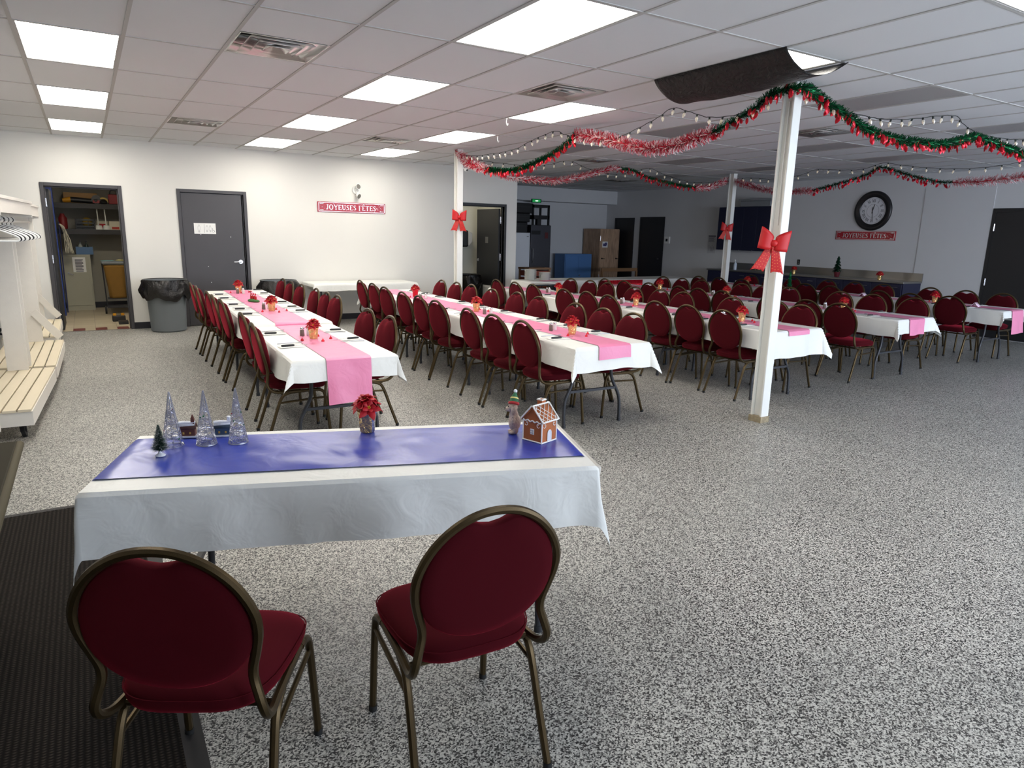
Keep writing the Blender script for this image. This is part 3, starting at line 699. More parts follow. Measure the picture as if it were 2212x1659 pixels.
def sl(f): return -math.atan((f(9)-f(5))/4)
def table_row():
    # leftmost row: the near table stands a little lower than the two behind it
    f = XC_ROW[0]; a = sl(f)
    for k, (y, z) in enumerate(((5.69, .72), (7.57, T0), (9.43, T0))):
        place_table(f(y), y, z, a, 'white folding table, %s from the near end, in the leftmost table row' % ORD[k], 'folding tables of the leftmost row')
    for (y, L, z, dn, df, lab, rd) in ((5.69, 1.86, .72, .16, 0, 'white plastic cloth on the near table of the leftmost row', .34), (8.50, 3.76, T0, .04, .12, 'long white plastic cloth on the far part of the leftmost table row', .045)):
        o = drape(.765, L, z, .19, .19, dn, df, seed=y, wave=.02).build('tablecloth', M_CLOTH, None, (f(y), y, 0), (0, 0, a)); tag(o, lab, 'tablecloth', 'white table covers')
        o = drape(.33, L, z+.005, 0, 0, rd, df, seed=y, wave=.02, topw=.003, push=.009).build('table_runner', M_PINK, None, (f(y)+.015, y, 0), (0, 0, a)); tag(o, 'pink runner '+('hanging long over the near end of the leftmost table row' if y < 6 else 'along the far part of the leftmost table row'), 'table runner', 'pink runners')
    drops = {1: (.21, .125), 2: (.27, .06), 3: (.17, .20), 4: (.10, .33)}
    for ri in (1, 2, 3, 4):
        f = XC_ROW[ri]; a = sl(f); y0, y1 = ROW_SPAN[ri]; L = y1-y0; ym = (y0+y1)/2
        for k in range(3):
            y = y0+L*(k+.5)/3
            place_table(f(y), y, T0, a, 'white folding table, %s from the near end, in the %s table row' % (ORD[k], ROWN[ri]), 'folding tables of the %s row' % ROWN[ri])
        dn, rd = drops[ri]
        o = drape(.765, L+.03, T0, .2, .2, dn, .15, seed=ri*2.3, wave=.02).build('tablecloth', M_CLOTH, None, (f(ym), ym, 0), (0, 0, a)); tag(o, 'long white plastic cloth over the %s table row' % ROWN[ri], 'tablecloth', 'white table covers')
        o = drape(.33, L+.03, T0+.005, 0, 0, rd, .12, seed=ri*2.3, wave=.02, topw=.003, push=.009).build('table_runner', M_PINK, None, (f(ym)+.0, ym, 0), (0, 0, a)); tag(o, 'long pink runner along the %s table row' % ROWN[ri], 'table runner', 'pink runners')
table_row()
# front table with its blue runner
FT = (.871, 2.588); FA = -math.radians(109.45)
place_table(FT[0]+.03, FT[1]-.01, T0, FA, 'folding table under the white cloth and blue runner, nearest the camera', None, .86)
def local_ft(e, n): return (e*.943+n*.333, -e*.333+n*.943)
o = drape(.66, 1.83, T0, .16, .24, .27, .30, seed=3.3, wave=.024, flare=.055, topw=.002, cflare=.05, ff=3.6).build('tablecloth', M_CLOTH, None, (FT[0], FT[1], 0), (0, 0, FA)); tag(o, 'white plastic cloth on the front table, hanging low at its corners', 'tablecloth', 'white table covers')
rx, ry = local_ft(-.045, 2.755)
o = drape(.485, 1.80, T0+.006, 0, 0, .012, .012, seed=5.1, wave=.004, topw=.008).build('table_runner', M_BLUE, None, (rx, ry, 0), (0, 0, FA)); tag(o, 'wrinkled blue plastic runner on the front table', 'table runner')
# ---- place settings
def make_knife():
    t = thing('table_knife', '', 'knife')
    m = MB(); m.tube([(-.052, 0, .006), (-.045, 0, .007), (.04, 0, .007), (.05, 0, .006)], [.006, .0085, .0085, .006], 8, sq=.75); m.build('handle', M_BLACK, t)
    m = MB().prism([(.05, -.007), (.155, -.009), (.172, .004), (.15, .008), (.05, .007)], .004, .0055); m.build('blade', M_CHROME, t)
    return t
def make_fork():
    m = MB(); m.tube(cr([(-.09, 0, .002), (-.03, 0, .004), (.03, 0, .003), (.045, 0, .004)]), [.004]*12+[.003]*7, 6, sq=.5)
    m.prism([(.045, -.004), (.06, -.011), (.075, -.011), (.075, .011), (.06, .011), (.045, .004)], .002, .004)
    for y in (-.009, -.003, .003, .009): m.tube(cr([(.074, y, .003), (.09, y, .004), (.11, y, .009)], 3), .0016, 5)
    return m.build('fork', mat('fork_steel', (150, 150, 154), .3, .9))
KNIFE = make_knife(); FORK = make_fork()
NAP = MB().grid(lambda u, v: ((u-.5)*.19, (v-.5)*.105, .0012+.0012*abs(noise.noise((u*5, v*5, 0)))), 10, 6).build('napkin', M_NAP, solid=.0015)
used = {}
def put(proto, key, loc, rz, label, cat, grp):
    if not used.get(key): o = proto; used[key] = True; o.location = loc; o.rotation_euler = (0, 0, rz)
    else: o = dup(proto, loc, rz)
    return tag(o, label, cat, grp)
for ri, side, k, x, y in SEATS:
    s_ = 1 if side == 'L' else -1; xc = XC_ROW[ri](y); z = (.72 if (ri == 0 and y < 6.6) else T0)+.009
    if ri == 0 and abs(y-6.62) < .12: continue
    sd = 'left' if side == 'L' else 'right'; at = 'at the %s place from the near end, %s side, %s row' % (ORD[k], sd, ROWN[ri])
    r_ = (0 if side == 'L' else PI)+random.uniform(-.05, .05)
    yk = y-.055*s_; yf = y+.09*s_
    put(NAP, 'nap', (xc-s_*.265, yk, z-.002), r_, 'white paper napkin under the knife '+at.replace('from the near end', 'from near'), 'napkin', 'napkins on the tables')
    put(KNIFE, 'knife', (xc-s_*.29, yk+random.uniform(-.01, .01), z+.002), r_+random.uniform(-.06, .06), 'black-handled knife '+at, 'knife', 'knives on the tables')
    if ri < 4: put(FORK, 'fork', (xc-s_*.25, yf, z), r_+random.uniform(-.1, .1), 'silver fork '+at, 'fork', 'forks on the tables')
# ---- poinsettia centrepieces
def petal(m, ang, L, wd, tilt, c, mi=0):
    ca, sa = math.cos(ang), math.sin(ang); P = []
    prof = [(0, .12), (.18, .55), (.42, 1), (.68, .75), (.88, .35), (1, .02)]
    for t_, w_ in prof:
        r = L*t_; zz = math.sin(tilt)*r - .35*L*t_*t_*.5; rr = math.cos(tilt)*r
        for sgn in (-1, 0, 1):
            q = (rr, sgn*wd*w_*.5, zz+(.12*wd*w_ if sgn else 0))
            P.append((c[0]+ca*q[0]-sa*q[1], c[1]+sa*q[0]+ca*q[1], c[2]+q[2]))
    m.add(P, [(i*3+j, i*3+j+1, (i+1)*3+j+1, (i+1)*3+j) for i in range(len(prof)-1) for j in (0, 1)], mi)
def make_pot(potmat=None, seed=1):
    random.seed(seed)
    t = thing('poinsettia_pot', '', 'flower pot')
    fw = MB().lathe([(.027, 0), (.031, .004), (.034, .03), (.036, .06), (.041, .085), (.046, .098), (.041, .09), (.034, .082)], 30, crinkle=.10)
    if isinstance(potmat, list): fw.m = [1 if fw.v[f[0]][0]*.5-fw.v[f[0]][1] < .0 else 0 for f in fw.f]  # gold faces paint a reflection onto one side of the silver foil
    fw.build('foil_wrap', potmat or M_GOLD, t, ang=25)
    for k3, (az, el, rr, cz, sc) in enumerate(((0.3, .75, .030, .118, 1.0), (1.9, .85, .028, .126, .95), (3.4, .70, .030, .115, 1.0), (5.0, .8, .030, .122, 1.0), (1.0, 1.45, .006, .148, .9))):
        m = MB(); a0 = random.uniform(0, 1)
        for k in range(6): petal(m, a0+k*PI/3, sc*random.uniform(.055, .068), .036, .18+random.uniform(-.1, .15), (0, 0, 0))
        for k in range(5): petal(m, a0+.4+k*2*PI/5, sc*random.uniform(.036, .046), .026, .65+random.uniform(-.1, .1), (0, 0, .004))
        d = Vector((math.cos(az)*math.cos(el), math.sin(az)*math.cos(el), math.sin(el)))
        M_ = Matrix.Translation((rr*math.cos(az), rr*math.sin(az), cz)) @ d.to_track_quat('Z', 'Y').to_matrix().to_4x4()
        m.xf(M_); b_ = m.build('bloom', M_RED, t, solid=.0008)
        s_ = MB()
        for k in range(5): s_.ell((.005*math.cos(k*1.3), .005*math.sin(k*1.3), .008), (.003, .003, .004), 4)
        s_.xf(M_).build('flower_centre', mat('yellow_centre', (214, 178, 40), .6), b_)
    MB().cyl((0, 0, .06), (0, 0, .11), .006).build('stem', M_DGREEN, t)
    return t
def make_shaker(fill):
    t = thing('shaker', '', 'shaker')
    MB().lathe([(.018, 0), (.02, .003), (.018, .05), (.014, .058)], 8).build('jar', fill, t)
    MB().lathe([(.0148, .057), (.0155, .06), (.0155, .068), (.011, .076), (.002, .078)], 14).build('cap', M_CHROME, t)
    return t
POT = make_pot(); POTR = make_pot(M_REDFOIL, 5); POTS = make_pot([M_SILVERFOIL, M_GOLD], 9)
SALT = make_shaker(M_GLASSY); PEP = make_shaker(M_PEPPER)
KISS = MB().lathe([(.012, 0), (.0135, .003), (.011, .010), (.006, .016), (.002, .024), (.001, .03)], 10, crinkle=.12).build('wrapped_candy', M_REDFOIL)
random.seed(21)
pots = [(0, 5.68, 0), (0, 7.61, 0), (0, 10.0, 0), (1, 4.88, 0), (1, 6.79, 0), (1, 8.64, 1), (2, 4.95, 0), (2, 6.68, 0), (2, 8.43, 0), (3, 5.24, 0), (3, 7.2, 0), (3, 8.65, 0), (4, 5.4, 0), (4, 8.9, 0)]
wh = {0: ['nearest on', 'second on', 'farthest on'], 1: ['nearest on', 'second on', 'farthest on'], 2: ['nearest on', 'second on', 'farthest on'], 3: ['nearest on', 'second on', 'farthest on'], 4: ['nearest on', 'farthest on']}
cnt = {}
for ri, y, kind in pots:
    k = cnt.get(ri, 0); cnt[ri] = k+1; z = (.72 if (ri == 0 and y < 6.6) else T0)+.009; x = XC_ROW[ri](y)+random.uniform(-.02, .02)
    lab = 'red poinsettia in %s foil, %s the %s table row' % ('red' if kind else 'gold', wh[ri][k], ROWN[ri])
    put(POTR if kind else POT, 'potr' if kind else 'pot', (x, y, z), random.uniform(0, 6), lab, 'flower pot', 'poinsettia centrepieces')
    sy = {0: .19, 1: .27}.get(ri, .24); q = 1 if ri == 0 else -1
    base = 'beside the %s poinsettia of the %s table row' % (wh[ri][k].split()[0], ROWN[ri])
    sgn = 1 if (ri, k) in ((0, 1), (1, 0), (2, 0)) else (-1 if (ri, k) in ((0, 2), (1, 1), (1, 2)) else 1)
    put(PEP, 'pep', (x-.045, y+sgn*sy, z), random.uniform(0, 6), 'dark pepper shaker '+base, 'shaker', 'pepper shakers')
    put(SALT, 'salt', (x+.02, y+sgn*(sy+.03), z), random.uniform(0, 6), 'white salt shaker '+base, 'shaker', 'salt shakers')
    for j, (dx, dy) in enumerate(((-.10, -.06), (.02, -.16), (.13, -.05), (.09, .12))):
        put(KISS, 'kiss', (x+dx+random.uniform(-.02, .02), y+dy, z), random.uniform(0, 6), 'red foil candy scattered '+('left of' if j == 0 else 'in front of' if j == 1 else 'right of' if j == 2 else 'behind')+' the %s poinsettia, %s table row' % (wh[ri][k].split()[0], ROWN[ri]), 'candy', 'red candies on the tables')
px_, py_ = local_ft(.0, 2.965)
put(POTS, 'pots', (px_, py_, T0+.012), 1.2, 'red poinsettia in silver foil with painted gold reflection on the blue-runner front table', 'flower pot', 'poinsettia centrepieces')
# ================================================================ front table decorations
ZT = T0+.012
def at_ft(px, py, z=ZT): return (px, py, z)
def cone_tree(x, y, h, r, label, seed):
    random.seed(seed); t = thing('wire_cone_tree', label, 'decoration', (x, y, ZT), 0, 'silver wire cone trees')
    m = MB(); q = .0011
    for k in range(8):
        a = 2*PI*k/8; m.tube([(r*math.cos(a), r*math.sin(a), .001), (.002*math.cos(a), .002*math.sin(a), h)], q, 4)
    m.tube([(r*math.cos(a*2*PI/24), r*math.sin(a*2*PI/24), .0015) for a in range(24)], .0019, 5, True)
    m.tube([(r*.985*math.cos(a*2*PI/24), r*.985*math.sin(a*2*PI/24), .006) for a in range(24)], .001, 4, True)
    m.build('wire_frame', M_SILVW, t)
    m = MB()
    for k in range(46):
        P = []; a = random.uniform(0, 6.3); z = random.uniform(0, .75)*h; da = random.choice((-1, 1))*random.uniform(.4, .9)
        for i in range(16):
            z = min(h*.98, max(.002, z+random.uniform(-.010, .0125))); a += da*random.uniform(.3, 1.2)
            rr = r*(1-z/h)*random.uniform(.9, 1.04); P.append((rr*math.cos(a), rr*math.sin(a), z))
        m.tube(P, .0009, 3, cap=False)
    m.build('wire_scribble', M_SILVW, t)
    for k in range(5):
        z = random.uniform(.1, .8)*h; a = random.uniform(0, 6.3); rr = r*(1-z/h)
        MB().ell((rr*math.cos(a), rr*math.sin(a), z), (.003, .003, .003), 5).build('bead', M_REDFOIL if k % 2 else M_GREENFOIL, t)
cone_tree(.223, 2.953, .228, .041, 'silver wire cone tree, left of three, on the blue runner', 3)
cone_tree(.345, 2.93, .226, .040, 'silver wire cone tree, middle of three, on the blue runner', 4)
cone_tree(.462, 2.895, .232, .039, 'silver wire cone tree, right of three, on the blue runner', 5)
random.seed(11)
t = thing('bottle_brush_tree', 'small green frosted bottle brush tree at the left front of the blue runner', 'decoration', (.168, 2.85, ZT))
MB().lathe([(.018, 0), (.019, .003), (.012, .008), (.006, .012), (.004, .02)], 16).build('base', M_SNOW, t)
m = MB(); m.cyl((0, 0, .015), (0, 0, .125), .0015)
for i in range(2600):
    z = .022+.102*random.random(); rr = .036*(1-(z-.022)/.115)*random.uniform(.7, 1.05); a = random.uniform(0, 6.3); u = Vector((math.cos(a), math.sin(a), random.uniform(-.1, .35)))
    w_ = Vector((-math.sin(a), math.cos(a), 0))*.0012; p = Vector((0, 0, z)); e_ = p+u*rr
    m.add([p-w_, p+w_, e_+w_*.5, e_-w_*.5], [(0, 1, 2, 3)], 1 if random.random() < .22 else 0)
m.build('bristles', [mat('brush_green', (24, 66, 50), .8), M_SNOW], t)
def village_house(x, y, wall, wl, label, steeple, rz):
    t = thing('village_house', label, 'decoration', (x, y, ZT), rz, 'little snow-roofed houses')
    MB().box((0, 0, .004), (.10, .05, .008)).build('snow_base', M_SNOW, t, bevel=.003)
    b_ = MB().prism([(-.031, .008), (.031, .008), (.031, .040), (-.031, .040)], -.016, .016, axis='y'); b_.build('wall', mat('house_'+wl, wall, .7), t)
    rf = MB()
    for s_ in (-1, 1): rf.add([(-.036, s_*.021, .038), (.036, s_*.021, .038), (.036, 0, .060), (-.036, 0, .060)], [(0, 1, 2, 3)])
    rf.build('roof', mat('house_roof_'+wl, tuple(int(c*.75) for c in wall), .7), t, solid=.003)
    sn = MB().tube(cr([(-.036, 0, .060), (-.012, .001, .062), (.012, -.001, .061), (.030, 0, .063)]), [.006]*19, 7)
    for s_ in (-1, 1): sn.add([(-.036, s_*.013, .048), (.03, s_*.010, .051), (.03, 0, .063), (-.036, 0, .063)], [(0, 1, 2, 3)])
    sn.build('snow', M_SNOW, t, solid=.003)
    if steeple: MB().box((.022, 0, .062), (.014, .014, .03)).lathe([(.009, .077), (.004, .09), (.001, .098)], 6, (.022, 0, 0)).build('steeple', mat('house_'+wl, wall, .7), t)
    else: MB().box((.024, 0, .066), (.012, .012, .026)).ell((.024, 0, .082), (.009, .009, .006), 5).build('chimney', M_SNOW, t)
    for wx in (-.014, .012):
        MB().box((wx, -.0165, .020), (.007, .002, .009)).build('window', mat('yellow_window', (206, 164, 70), .6), t)
village_house(.292, 3.07, (104, 60, 52), 'brown', 'tiny brown village house with snowy roof, between the left cone trees', True, -.33)
village_house(.425, 3.02, (62, 84, 108), 'blue', 'tiny blue village house with snowy roof, between the right cone trees', False, -.33)
# gingerbread house
M_GING = mat('gingerbread', (168, 94, 48), .7, var=.08, vscale=60); M_ICE = mat('icing', (240, 238, 232), .6)
t = thing('gingerbread_house', 'brown gingerbread house with white icing at the right end of the blue runner', 'decoration', (1.605, 2.345, ZT), math.radians(-31.9-41))
A = .052; B = .05; H = .098; HP = .150
m = MB().prism([(-A, 0), (A, 0), (A, H), (-A, H)], -B, B, axis='y')
m.add([(-A, -B, H), (A, -B, H), (0, -B, HP), (-A, B, H), (A, B, H), (0, B, HP)], [(0, 1, 2), (3, 5, 4), (0, 2, 5, 3), (1, 4, 5, 2)])
m.build('wall', M_GING, t)
m = MB()
for s_ in (-1, 1): m.add([(s_*(A+.006), -B-.005, H-.006), (s_*(A+.006), B+.005, H-.006), (0, B+.005, HP+.004), (0, -B-.005, HP+.004)], [(0, 1, 2, 3)])
roof = m.build('roof', M_GING, t, solid=.006)
m = MB()
def rp(s_, u, v): return (s_*(A+.006)*(1-v)+s_*.003, (-B-.005)+(2*B+.01)*u, (H-.006)*(1-v)+(HP+.006)*v+.003)
for s_ in (-1, 1):
    for k in range(-3, 5):
        for dr in (1, -1):
            P = []
            for i in range(9):
                v = i/8; u = k/4+dr*v*.75
                if 0 <= u <= 1: P.append(rp(s_, u, v))
            if len(P) > 1: m.tube(P, .0013, 5)
    m.tube([rp(s_, 0, 0), rp(s_, 0, 1)], .0036, 6).tube([rp(s_, 1, 0), rp(s_, 1, 1)], .0036, 6).tube([rp(s_, 0, 0), rp(s_, 1, 0)], .0036, 6)
m.tube([rp(1, 0, 1), rp(1, 1, 1)], .0036, 6)
m.build('roof_icing', M_ICE, roof)
m = MB()
for x in (-A, A):
    for y in (-B, B): m.tube([(x, y, 0), (x, y, H)], .0034, 6)
for y in (-B-.001, B+.001):
    m.tube([(-A, y, .003), (A, y, .003)], .0034, 6)
    m.tube(cr([(-A+2*A*i/8, y, H-.004-(.006 if i % 2 else 0)) for i in range(9)], 4), .0032, 6)
for x in (-A-.001, A+.001): m.tube([(x, -B, .003), (x, B, .003)], .0034, 6).tube([(x, -B, H-.003), (x, B, H-.003)], .0032, 6)
def scroll(fn, cx, cz, s_):
    return cr([fn(cx+s_*a, cz+b) for a, b in ((-.010, -.006), (-.004, -.010), (.003, -.006), (.004, .002), (-.001, .006), (-.003, .001))], 4)
fx = lambda a, z: (a, -B-.0015, z); fy = lambda a, z: (-A-.0015, a, z); fy2 = lambda a, z: (A+.0015, a, z)
for fn in (fx, fy, fy2):
    for cx, s_ in ((-.030, 1), (.030, -1)): m.tube(scroll(fn, cx, .078, s_), .0014, 5)
m.build('icing_trim', M_ICE, t)
# front gable (-y) carries the window, the eave side (+x) the arched door
MB().box((0, -B-.001, .045), (.020, .003, .024)).build('window', M_ICE, t)
m = MB()
for x in (-.005, .005):
    for z in (.040, .050): m.box((x, -B-.003, z), (.006, .001, .006))
m.build('window_pane', mat('grey_icing', (176, 178, 184), .6), t)
dm = MB().prism([(-.011, .002), (.011, .002), (.011, .040)]+[(.011*math.cos(a*PI/8), .040+.013*math.sin(a*PI/8)) for a in range(1, 8)]+[(-.011, .040)], A, A+.003, axis='x')
dm.build('door', mat('pale_door', (206, 206, 212), .6), t)
m = MB().tube([(A+.003, -.013, .002), (A+.003, -.013, .040)]+[(A+.003, -.013*math.cos(a*PI/8), .040+.015*math.sin(a*PI/8)) for a in range(1, 8)]+[(A+.003, .013, .040), (A+.003, .013, .002)], .0018, 5)
m.build('door_icing', M_ICE, t)
MB().box((-.012, .022, .152), (.026, .026, .044)).build('chimney', M_GING, t); MB().tube([(-.025, .009, .174), (.001, .009, .174), (.001, .035, .174), (-.025, .035, .174)], .0036, 6, True).build('chimney_icing', M_ICE, t)
# dog figurine seen from behind, elf hat
t = thing('dog_figurine', 'pale standing dog figurine in a green and red elf hat, behind the gingerbread house', 'figurine', (1.557, 2.475, ZT), math.radians(60))
M_FUR = mat('pale_fur', (206, 186, 170), .85, bump=.6, bscale=120, var=.12, vscale=50)
m = MB()
m.ell((0, 0, .052), (.031, .028, .042), 10).ell((0, .004, .085), (.021, .020, .030), 10).ell((0, .010, .120), (.021, .023, .020), 10)
m.ell((0, .028, .112), (.014, .016, .012), 8)
for s_ in (-1, 1):
    m.ell((s_*.016, -.004, .022), (.013, .014, .022), 8).ell((s_*.016, .012, .007), (.011, .018, .0075), 8)
    m.ell((s_*.026, .008, .072), (.008, .009, .024), 8, Matrix.Rotation(s_*-.25, 3, 'Y')).ell((s_*.024, .006, .108), (.007, .012, .020), 8)
m.build('body', M_FUR, t, remesh=.0028)
MB().ell((0, .044, .116), (.004, .003, .003), 6).build('nose', M_BLACK, t)
for s_ in (-1, 1): MB().ell((s_*.009, .030, .126), (.0025, .0025, .003), 5).build('eye', M_BLACK, t)
R = Matrix.Translation((0, .006, .134)) @ Matrix.Rotation(.42, 4, 'Y') @ Matrix.Rotation(.12, 4, 'X')
hat = MB().lathe([(.0225, .004), (.021, .014), (.016, .030), (.011, .042), (.004, .056)], 20).xf(R).build('hat', mat('hat_green', (52, 108, 74), .7), t)
MB().lathe([(.020, -.002), (.0245, 0), (.0255, .005), (.0235, .009), (.020, .010)], 20).xf(R).build('hat_brim', mat('hat_red', (196, 52, 52), .7), hat)
MB().lathe([(.0178, .024), (.0190, .025), (.0178, .0295), (.0160, .031)], 20).xf(R).build('hat_band', mat('hat_yellow', (226, 210, 130), .7), hat)
MB().ell((0, 0, .060), (.0085, .0085, .0085), 8).xf(R).build('pompom', M_SNOW, hat)
# candle ornament of the leftmost row, tent cards of the rightmost row, slim tree
t = thing('santa_ornament', 'red and green ornament with small upright figures on the leftmost table row', 'decoration', (XC_ROW[0](8.64)-.02, 8.64, T0+.009), .3)
m = MB().ell((0, 0, .014), (.05, .12, .022), 8); m.build('greenery', mat('greenery', (58, 104, 50), .8, bump=.8, bscale=90), t, remesh=.006)
for k in range(3):
    f = MB().lathe([(.013, 0), (.015, .02), (.012, .05), (.006, .075), (.001, .085)], 10).build('figure', M_RED, t, (0, -.05+.05*k, .025))
    MB().ell((0, -.011, .052), (.006, .005, .006), 5).build('face', M_SNOW, f)
random.seed(2)
st = MB()
for k in range(6): petal(st, k*PI/3, .045, .022, .5, (0, 0, 0))
st.xf(Matrix.Translation((0, .06, .115))).build('star_flower', M_RED, t, solid=.001)
MB().cyl((0, .06, .02), (0, .06, .115), .003).build('stem', M_DGREEN, t)
M_PCARD = mat('pale_pink_card', (232, 206, 222), .8)
for (x, y, s) in ((10.83, 4.82, 'nearest the end of the rightmost table row'), (10.80, 6.5, 'midway along the rightmost table row')):
    o = MB()
    for s_ in (-1, 1): o.add([(-.07, s_*.05, 0), (.07, s_*.05, 0), (.07, 0, .055), (-.07, 0, .055)], [(0, 1, 2, 3)])
    tag(o.build('tent_card', M_PCARD, None, (x, y, T0+.010), (0, 0, .2), solid=.002), 'folded pale pink card '+s, 'card', 'folded cards')
def foil_tree(x, y, z, h, r, label, zpot=True):
    random.seed(int(x*100)); t = thing('tabletop_tree', label, 'small tree', (x, y, z))
    if zpot: MB().lathe([(.04, 0), (.045, .01), (.06, .09), (.062, .1), (.05, .1)], 14).build('pot', mat('dark_red_pot', (90, 18, 30), .5), t)
    z0 = .1 if zpot else 0.0
    if not zpot: MB().lathe([(.03, 0), (.03, .012), (.005, .02)], 12).build('base', M_GOLD, t)
    m = MB(); m.cyl((0, 0, z0), (0, 0, h), .006)
    for L in range(5):
        zc = z0+(h-z0)*(L+.2)/5; rr = r*(1-L/5.6)
        for k in range(40):
            a = random.uniform(0, 6.3); u = Vector((math.cos(a), math.sin(a), 0)); w_ = Vector((-u.y, u.x, 0))*.012
            p = Vector((0, 0, zc+(h-z0)*.24)); e_ = Vector((0, 0, zc))+u*rr*random.uniform(.7, 1.1)+Vector((0, 0, random.uniform(-.02, .02)))
            m.add([p, e_-w_, e_+w_], [(0, 1, 2)])
    m.build('branches', M_DGREEN if zpot else M_GREENFOIL, t)
foil_tree(12.97, 8.42, .915, .40, .10, 'small dark green tree in a red pot on the stainless counter')
foil_tree(XC_ROW[4](7.95)-.02, 7.95, T0+.010, .30, .06, 'slim shiny green tree on the rightmost table row', False)

# ================================================================ garlands and light strings
def tinsel(name, pts, label, kind, R_=.055, n_per_m=70, arms=11):
    P = cr(pts, 8); L = sum((P[i+1]-P[i]).length for i in range(len(P)-1))
    t = thing(name, label, 'garland', tuple(P[0]), 0, 'tinsel garlands'); o0 = P[0]
    m = MB(); N = int(L*n_per_m)
    acc = [0]
    for i in range(len(P)-1): acc.append(acc[-1]+(P[i+1]-P[i]).length)
    def at(s):
        for i in range(len(P)-1):
            if s <= acc[i+1]+1e-9:
                u = (s-acc[i])/max(1e-9, acc[i+1]-acc[i]); return P[i].lerp(P[i+1], u), (P[i+1]-P[i]).normalized()
        return P[-1], (P[-1]-P[-2]).normalized()
    for j in range(N):
        c, d = at(L*(j+.5)/N); u = d.orthogonal().normalized(); v = d.cross(u)
        for k in range(arms):
            a = random.uniform(0, 6.283); e_ = (math.cos(a)*u+math.sin(a)*v); tw = d*random.uniform(-.5, .9)
            tip = (e_+tw).normalized()*R_*random.uniform(.75, 1.1); w_ = d.cross(e_)*.0042 if kind == 'candy' else d.cross(e_)*.0036
            p = c-o0; mid = p+tip*.55+d*.004
            mi = (1 if noise.noise((j*.9, k*1.7, 3)) > -.02 else 0) if kind == 'candy' else (1 if random.random() < .35 else 0)
            tip2 = p+tip+d*R_*.25
            m.add([p-w_, p+w_, mid+w_, mid-w_, tip2+w_*.7, tip2-w_*.7], [(0, 1, 2, 3), (3, 2, 4, 5)], mi)
    m.build('tinsel', [M_TINW, M_TINR] if kind == 'candy' else [M_GREENFOIL, M_DGREEN], t)
    MB().tube([q-o0 for q in P], .006, 6).build('core_cord', M_TINR if kind == 'candy' else M_DGREEN, t)
    if kind != 'candy':
        n = min(98, int(L*34))
        for j in range(n):
            c, d = at(L*(j+random.random())/n); a = random.uniform(0, 6.3); u = d.orthogonal().normalized(); v = d.cross(u)
            e_ = (math.cos(a)*u+math.sin(a)*v+Vector((0, 0, -.55))).normalized()
            q = copy_leaf(t); q.location = (c-o0)+e_*random.uniform(.015, .045)
            q.rotation_euler = (random.uniform(-.6, .6), random.uniform(-.6, .6), random.uniform(0, 6.3)); s_ = random.uniform(.95, 1.35); q.scale = (s_, s_, s_)
    return t
LEAF = [None]
def copy_leaf(parent):
    if LEAF[0] is None:
        m = MB().lathe([(.003, 0), (.013, -.012), (.0165, -.028), (.012, -.045), (.002, -.058)], 8)
        m.v = [(x, y*.35, z) for x, y, z in m.v]
        LEAF[0] = m.build('foil_leaf', M_REDFOIL, parent, ang=50); return LEAF[0]
    c = LEAF[0].copy(); C.objects.link(c); setp(c, parent); return c
random.seed(31)
XA = 5.10
gA = [(5.0, 9.86, 2.865), (5.06, 9.80, 2.80), (XA, 9.64, 2.67), (XA, 9.06, 2.54), (XA, 8.28, 2.48), (XA, 7.6, 2.57), (XA, 7.2, 2.66), (XA, 6.88, 2.80), (XA, 6.39, 2.71), (XA, 5.98, 2.61), (XA, 5.61, 2.53), (XA, 5.27, 2.52), (XA, 4.97, 2.56), (XA, 4.74, 2.60), (XA, 4.58, 2.65), (XA, 4.33, 2.73), (XA-.04, 4.14, 2.80), (XA-.10, 3.98, 2.83), (XA-.09, 3.83, 2.835)]
tinsel('tinsel_garland', gA[0:4], 'pink and white tinsel hanging from the column by the back wall', 'candy', .08)
tinsel('tinsel_garland', gA[3:8], 'green tinsel with red leaves, far half of the garland over the middle', 'green', .052)
tinsel('tinsel_garland', gA[7:14], 'thick pink and white tinsel swag before the near column', 'candy', .085, 90, 13)
tinsel('tinsel_garland', gA[13:], 'green tinsel with red leaves rising to the near column from the left', 'green', .052)
YG = 3.85
gB = [(4.99, 3.83, 2.835), (5.10, 3.80, 2.84), (5.31, YG, 2.83), (5.51, YG, 2.77), (5.8, YG, 2.70), (6.17, YG, 2.61), (6.55, YG, 2.58), (6.95, YG, 2.58), (7.28, YG, 2.59), (7.62, YG, 2.64), (8.02, YG, 2.73), (8.37, YG, 2.71), (8.81, YG, 2.67), (9.18, YG, 2.64), (9.6, YG, 2.62), (10.2, YG, 2.66), (11.1, YG, 2.84)]
tinsel('tinsel_garland', gB[:11], 'long green tinsel with red leaves from the near column to the right', 'green', .056, 75, 12)
tinsel('tinsel_garland', gB[10:], 'green tinsel with red leaves at the far right edge', 'green', .056)
YD = 9.9
gD = [(5.15, YD-.02, 2.80), (5.57, YD, 2.65), (5.99, YD, 2.54), (6.59, YD, 2.52), (6.98, YD, 2.53), (7.58, YD, 2.66), (8.12, YD, 2.80), (8.29, YD, 2.825), (8.66, YD, 2.81), (9.03, YD, 2.71), (9.61, YD, 2.64), (10.28, YD, 2.59), (10.65, YD, 2.61), (11.06, YD, 2.74), (11.18, YD, 2.79)]
tinsel('tinsel_garland', gD[:8], 'pink and white tinsel swag in front of the alcove', 'candy', .08, 60)
tinsel('tinsel_garland', gD[7:12], 'green tinsel swag left of the kitchen column', 'green', .042, 55)
tinsel('tinsel_garland', gD[11:], 'pink and white tinsel with glowing bulbs left of the kitchen column top', 'candy', .085, 60)
XG = 11.15
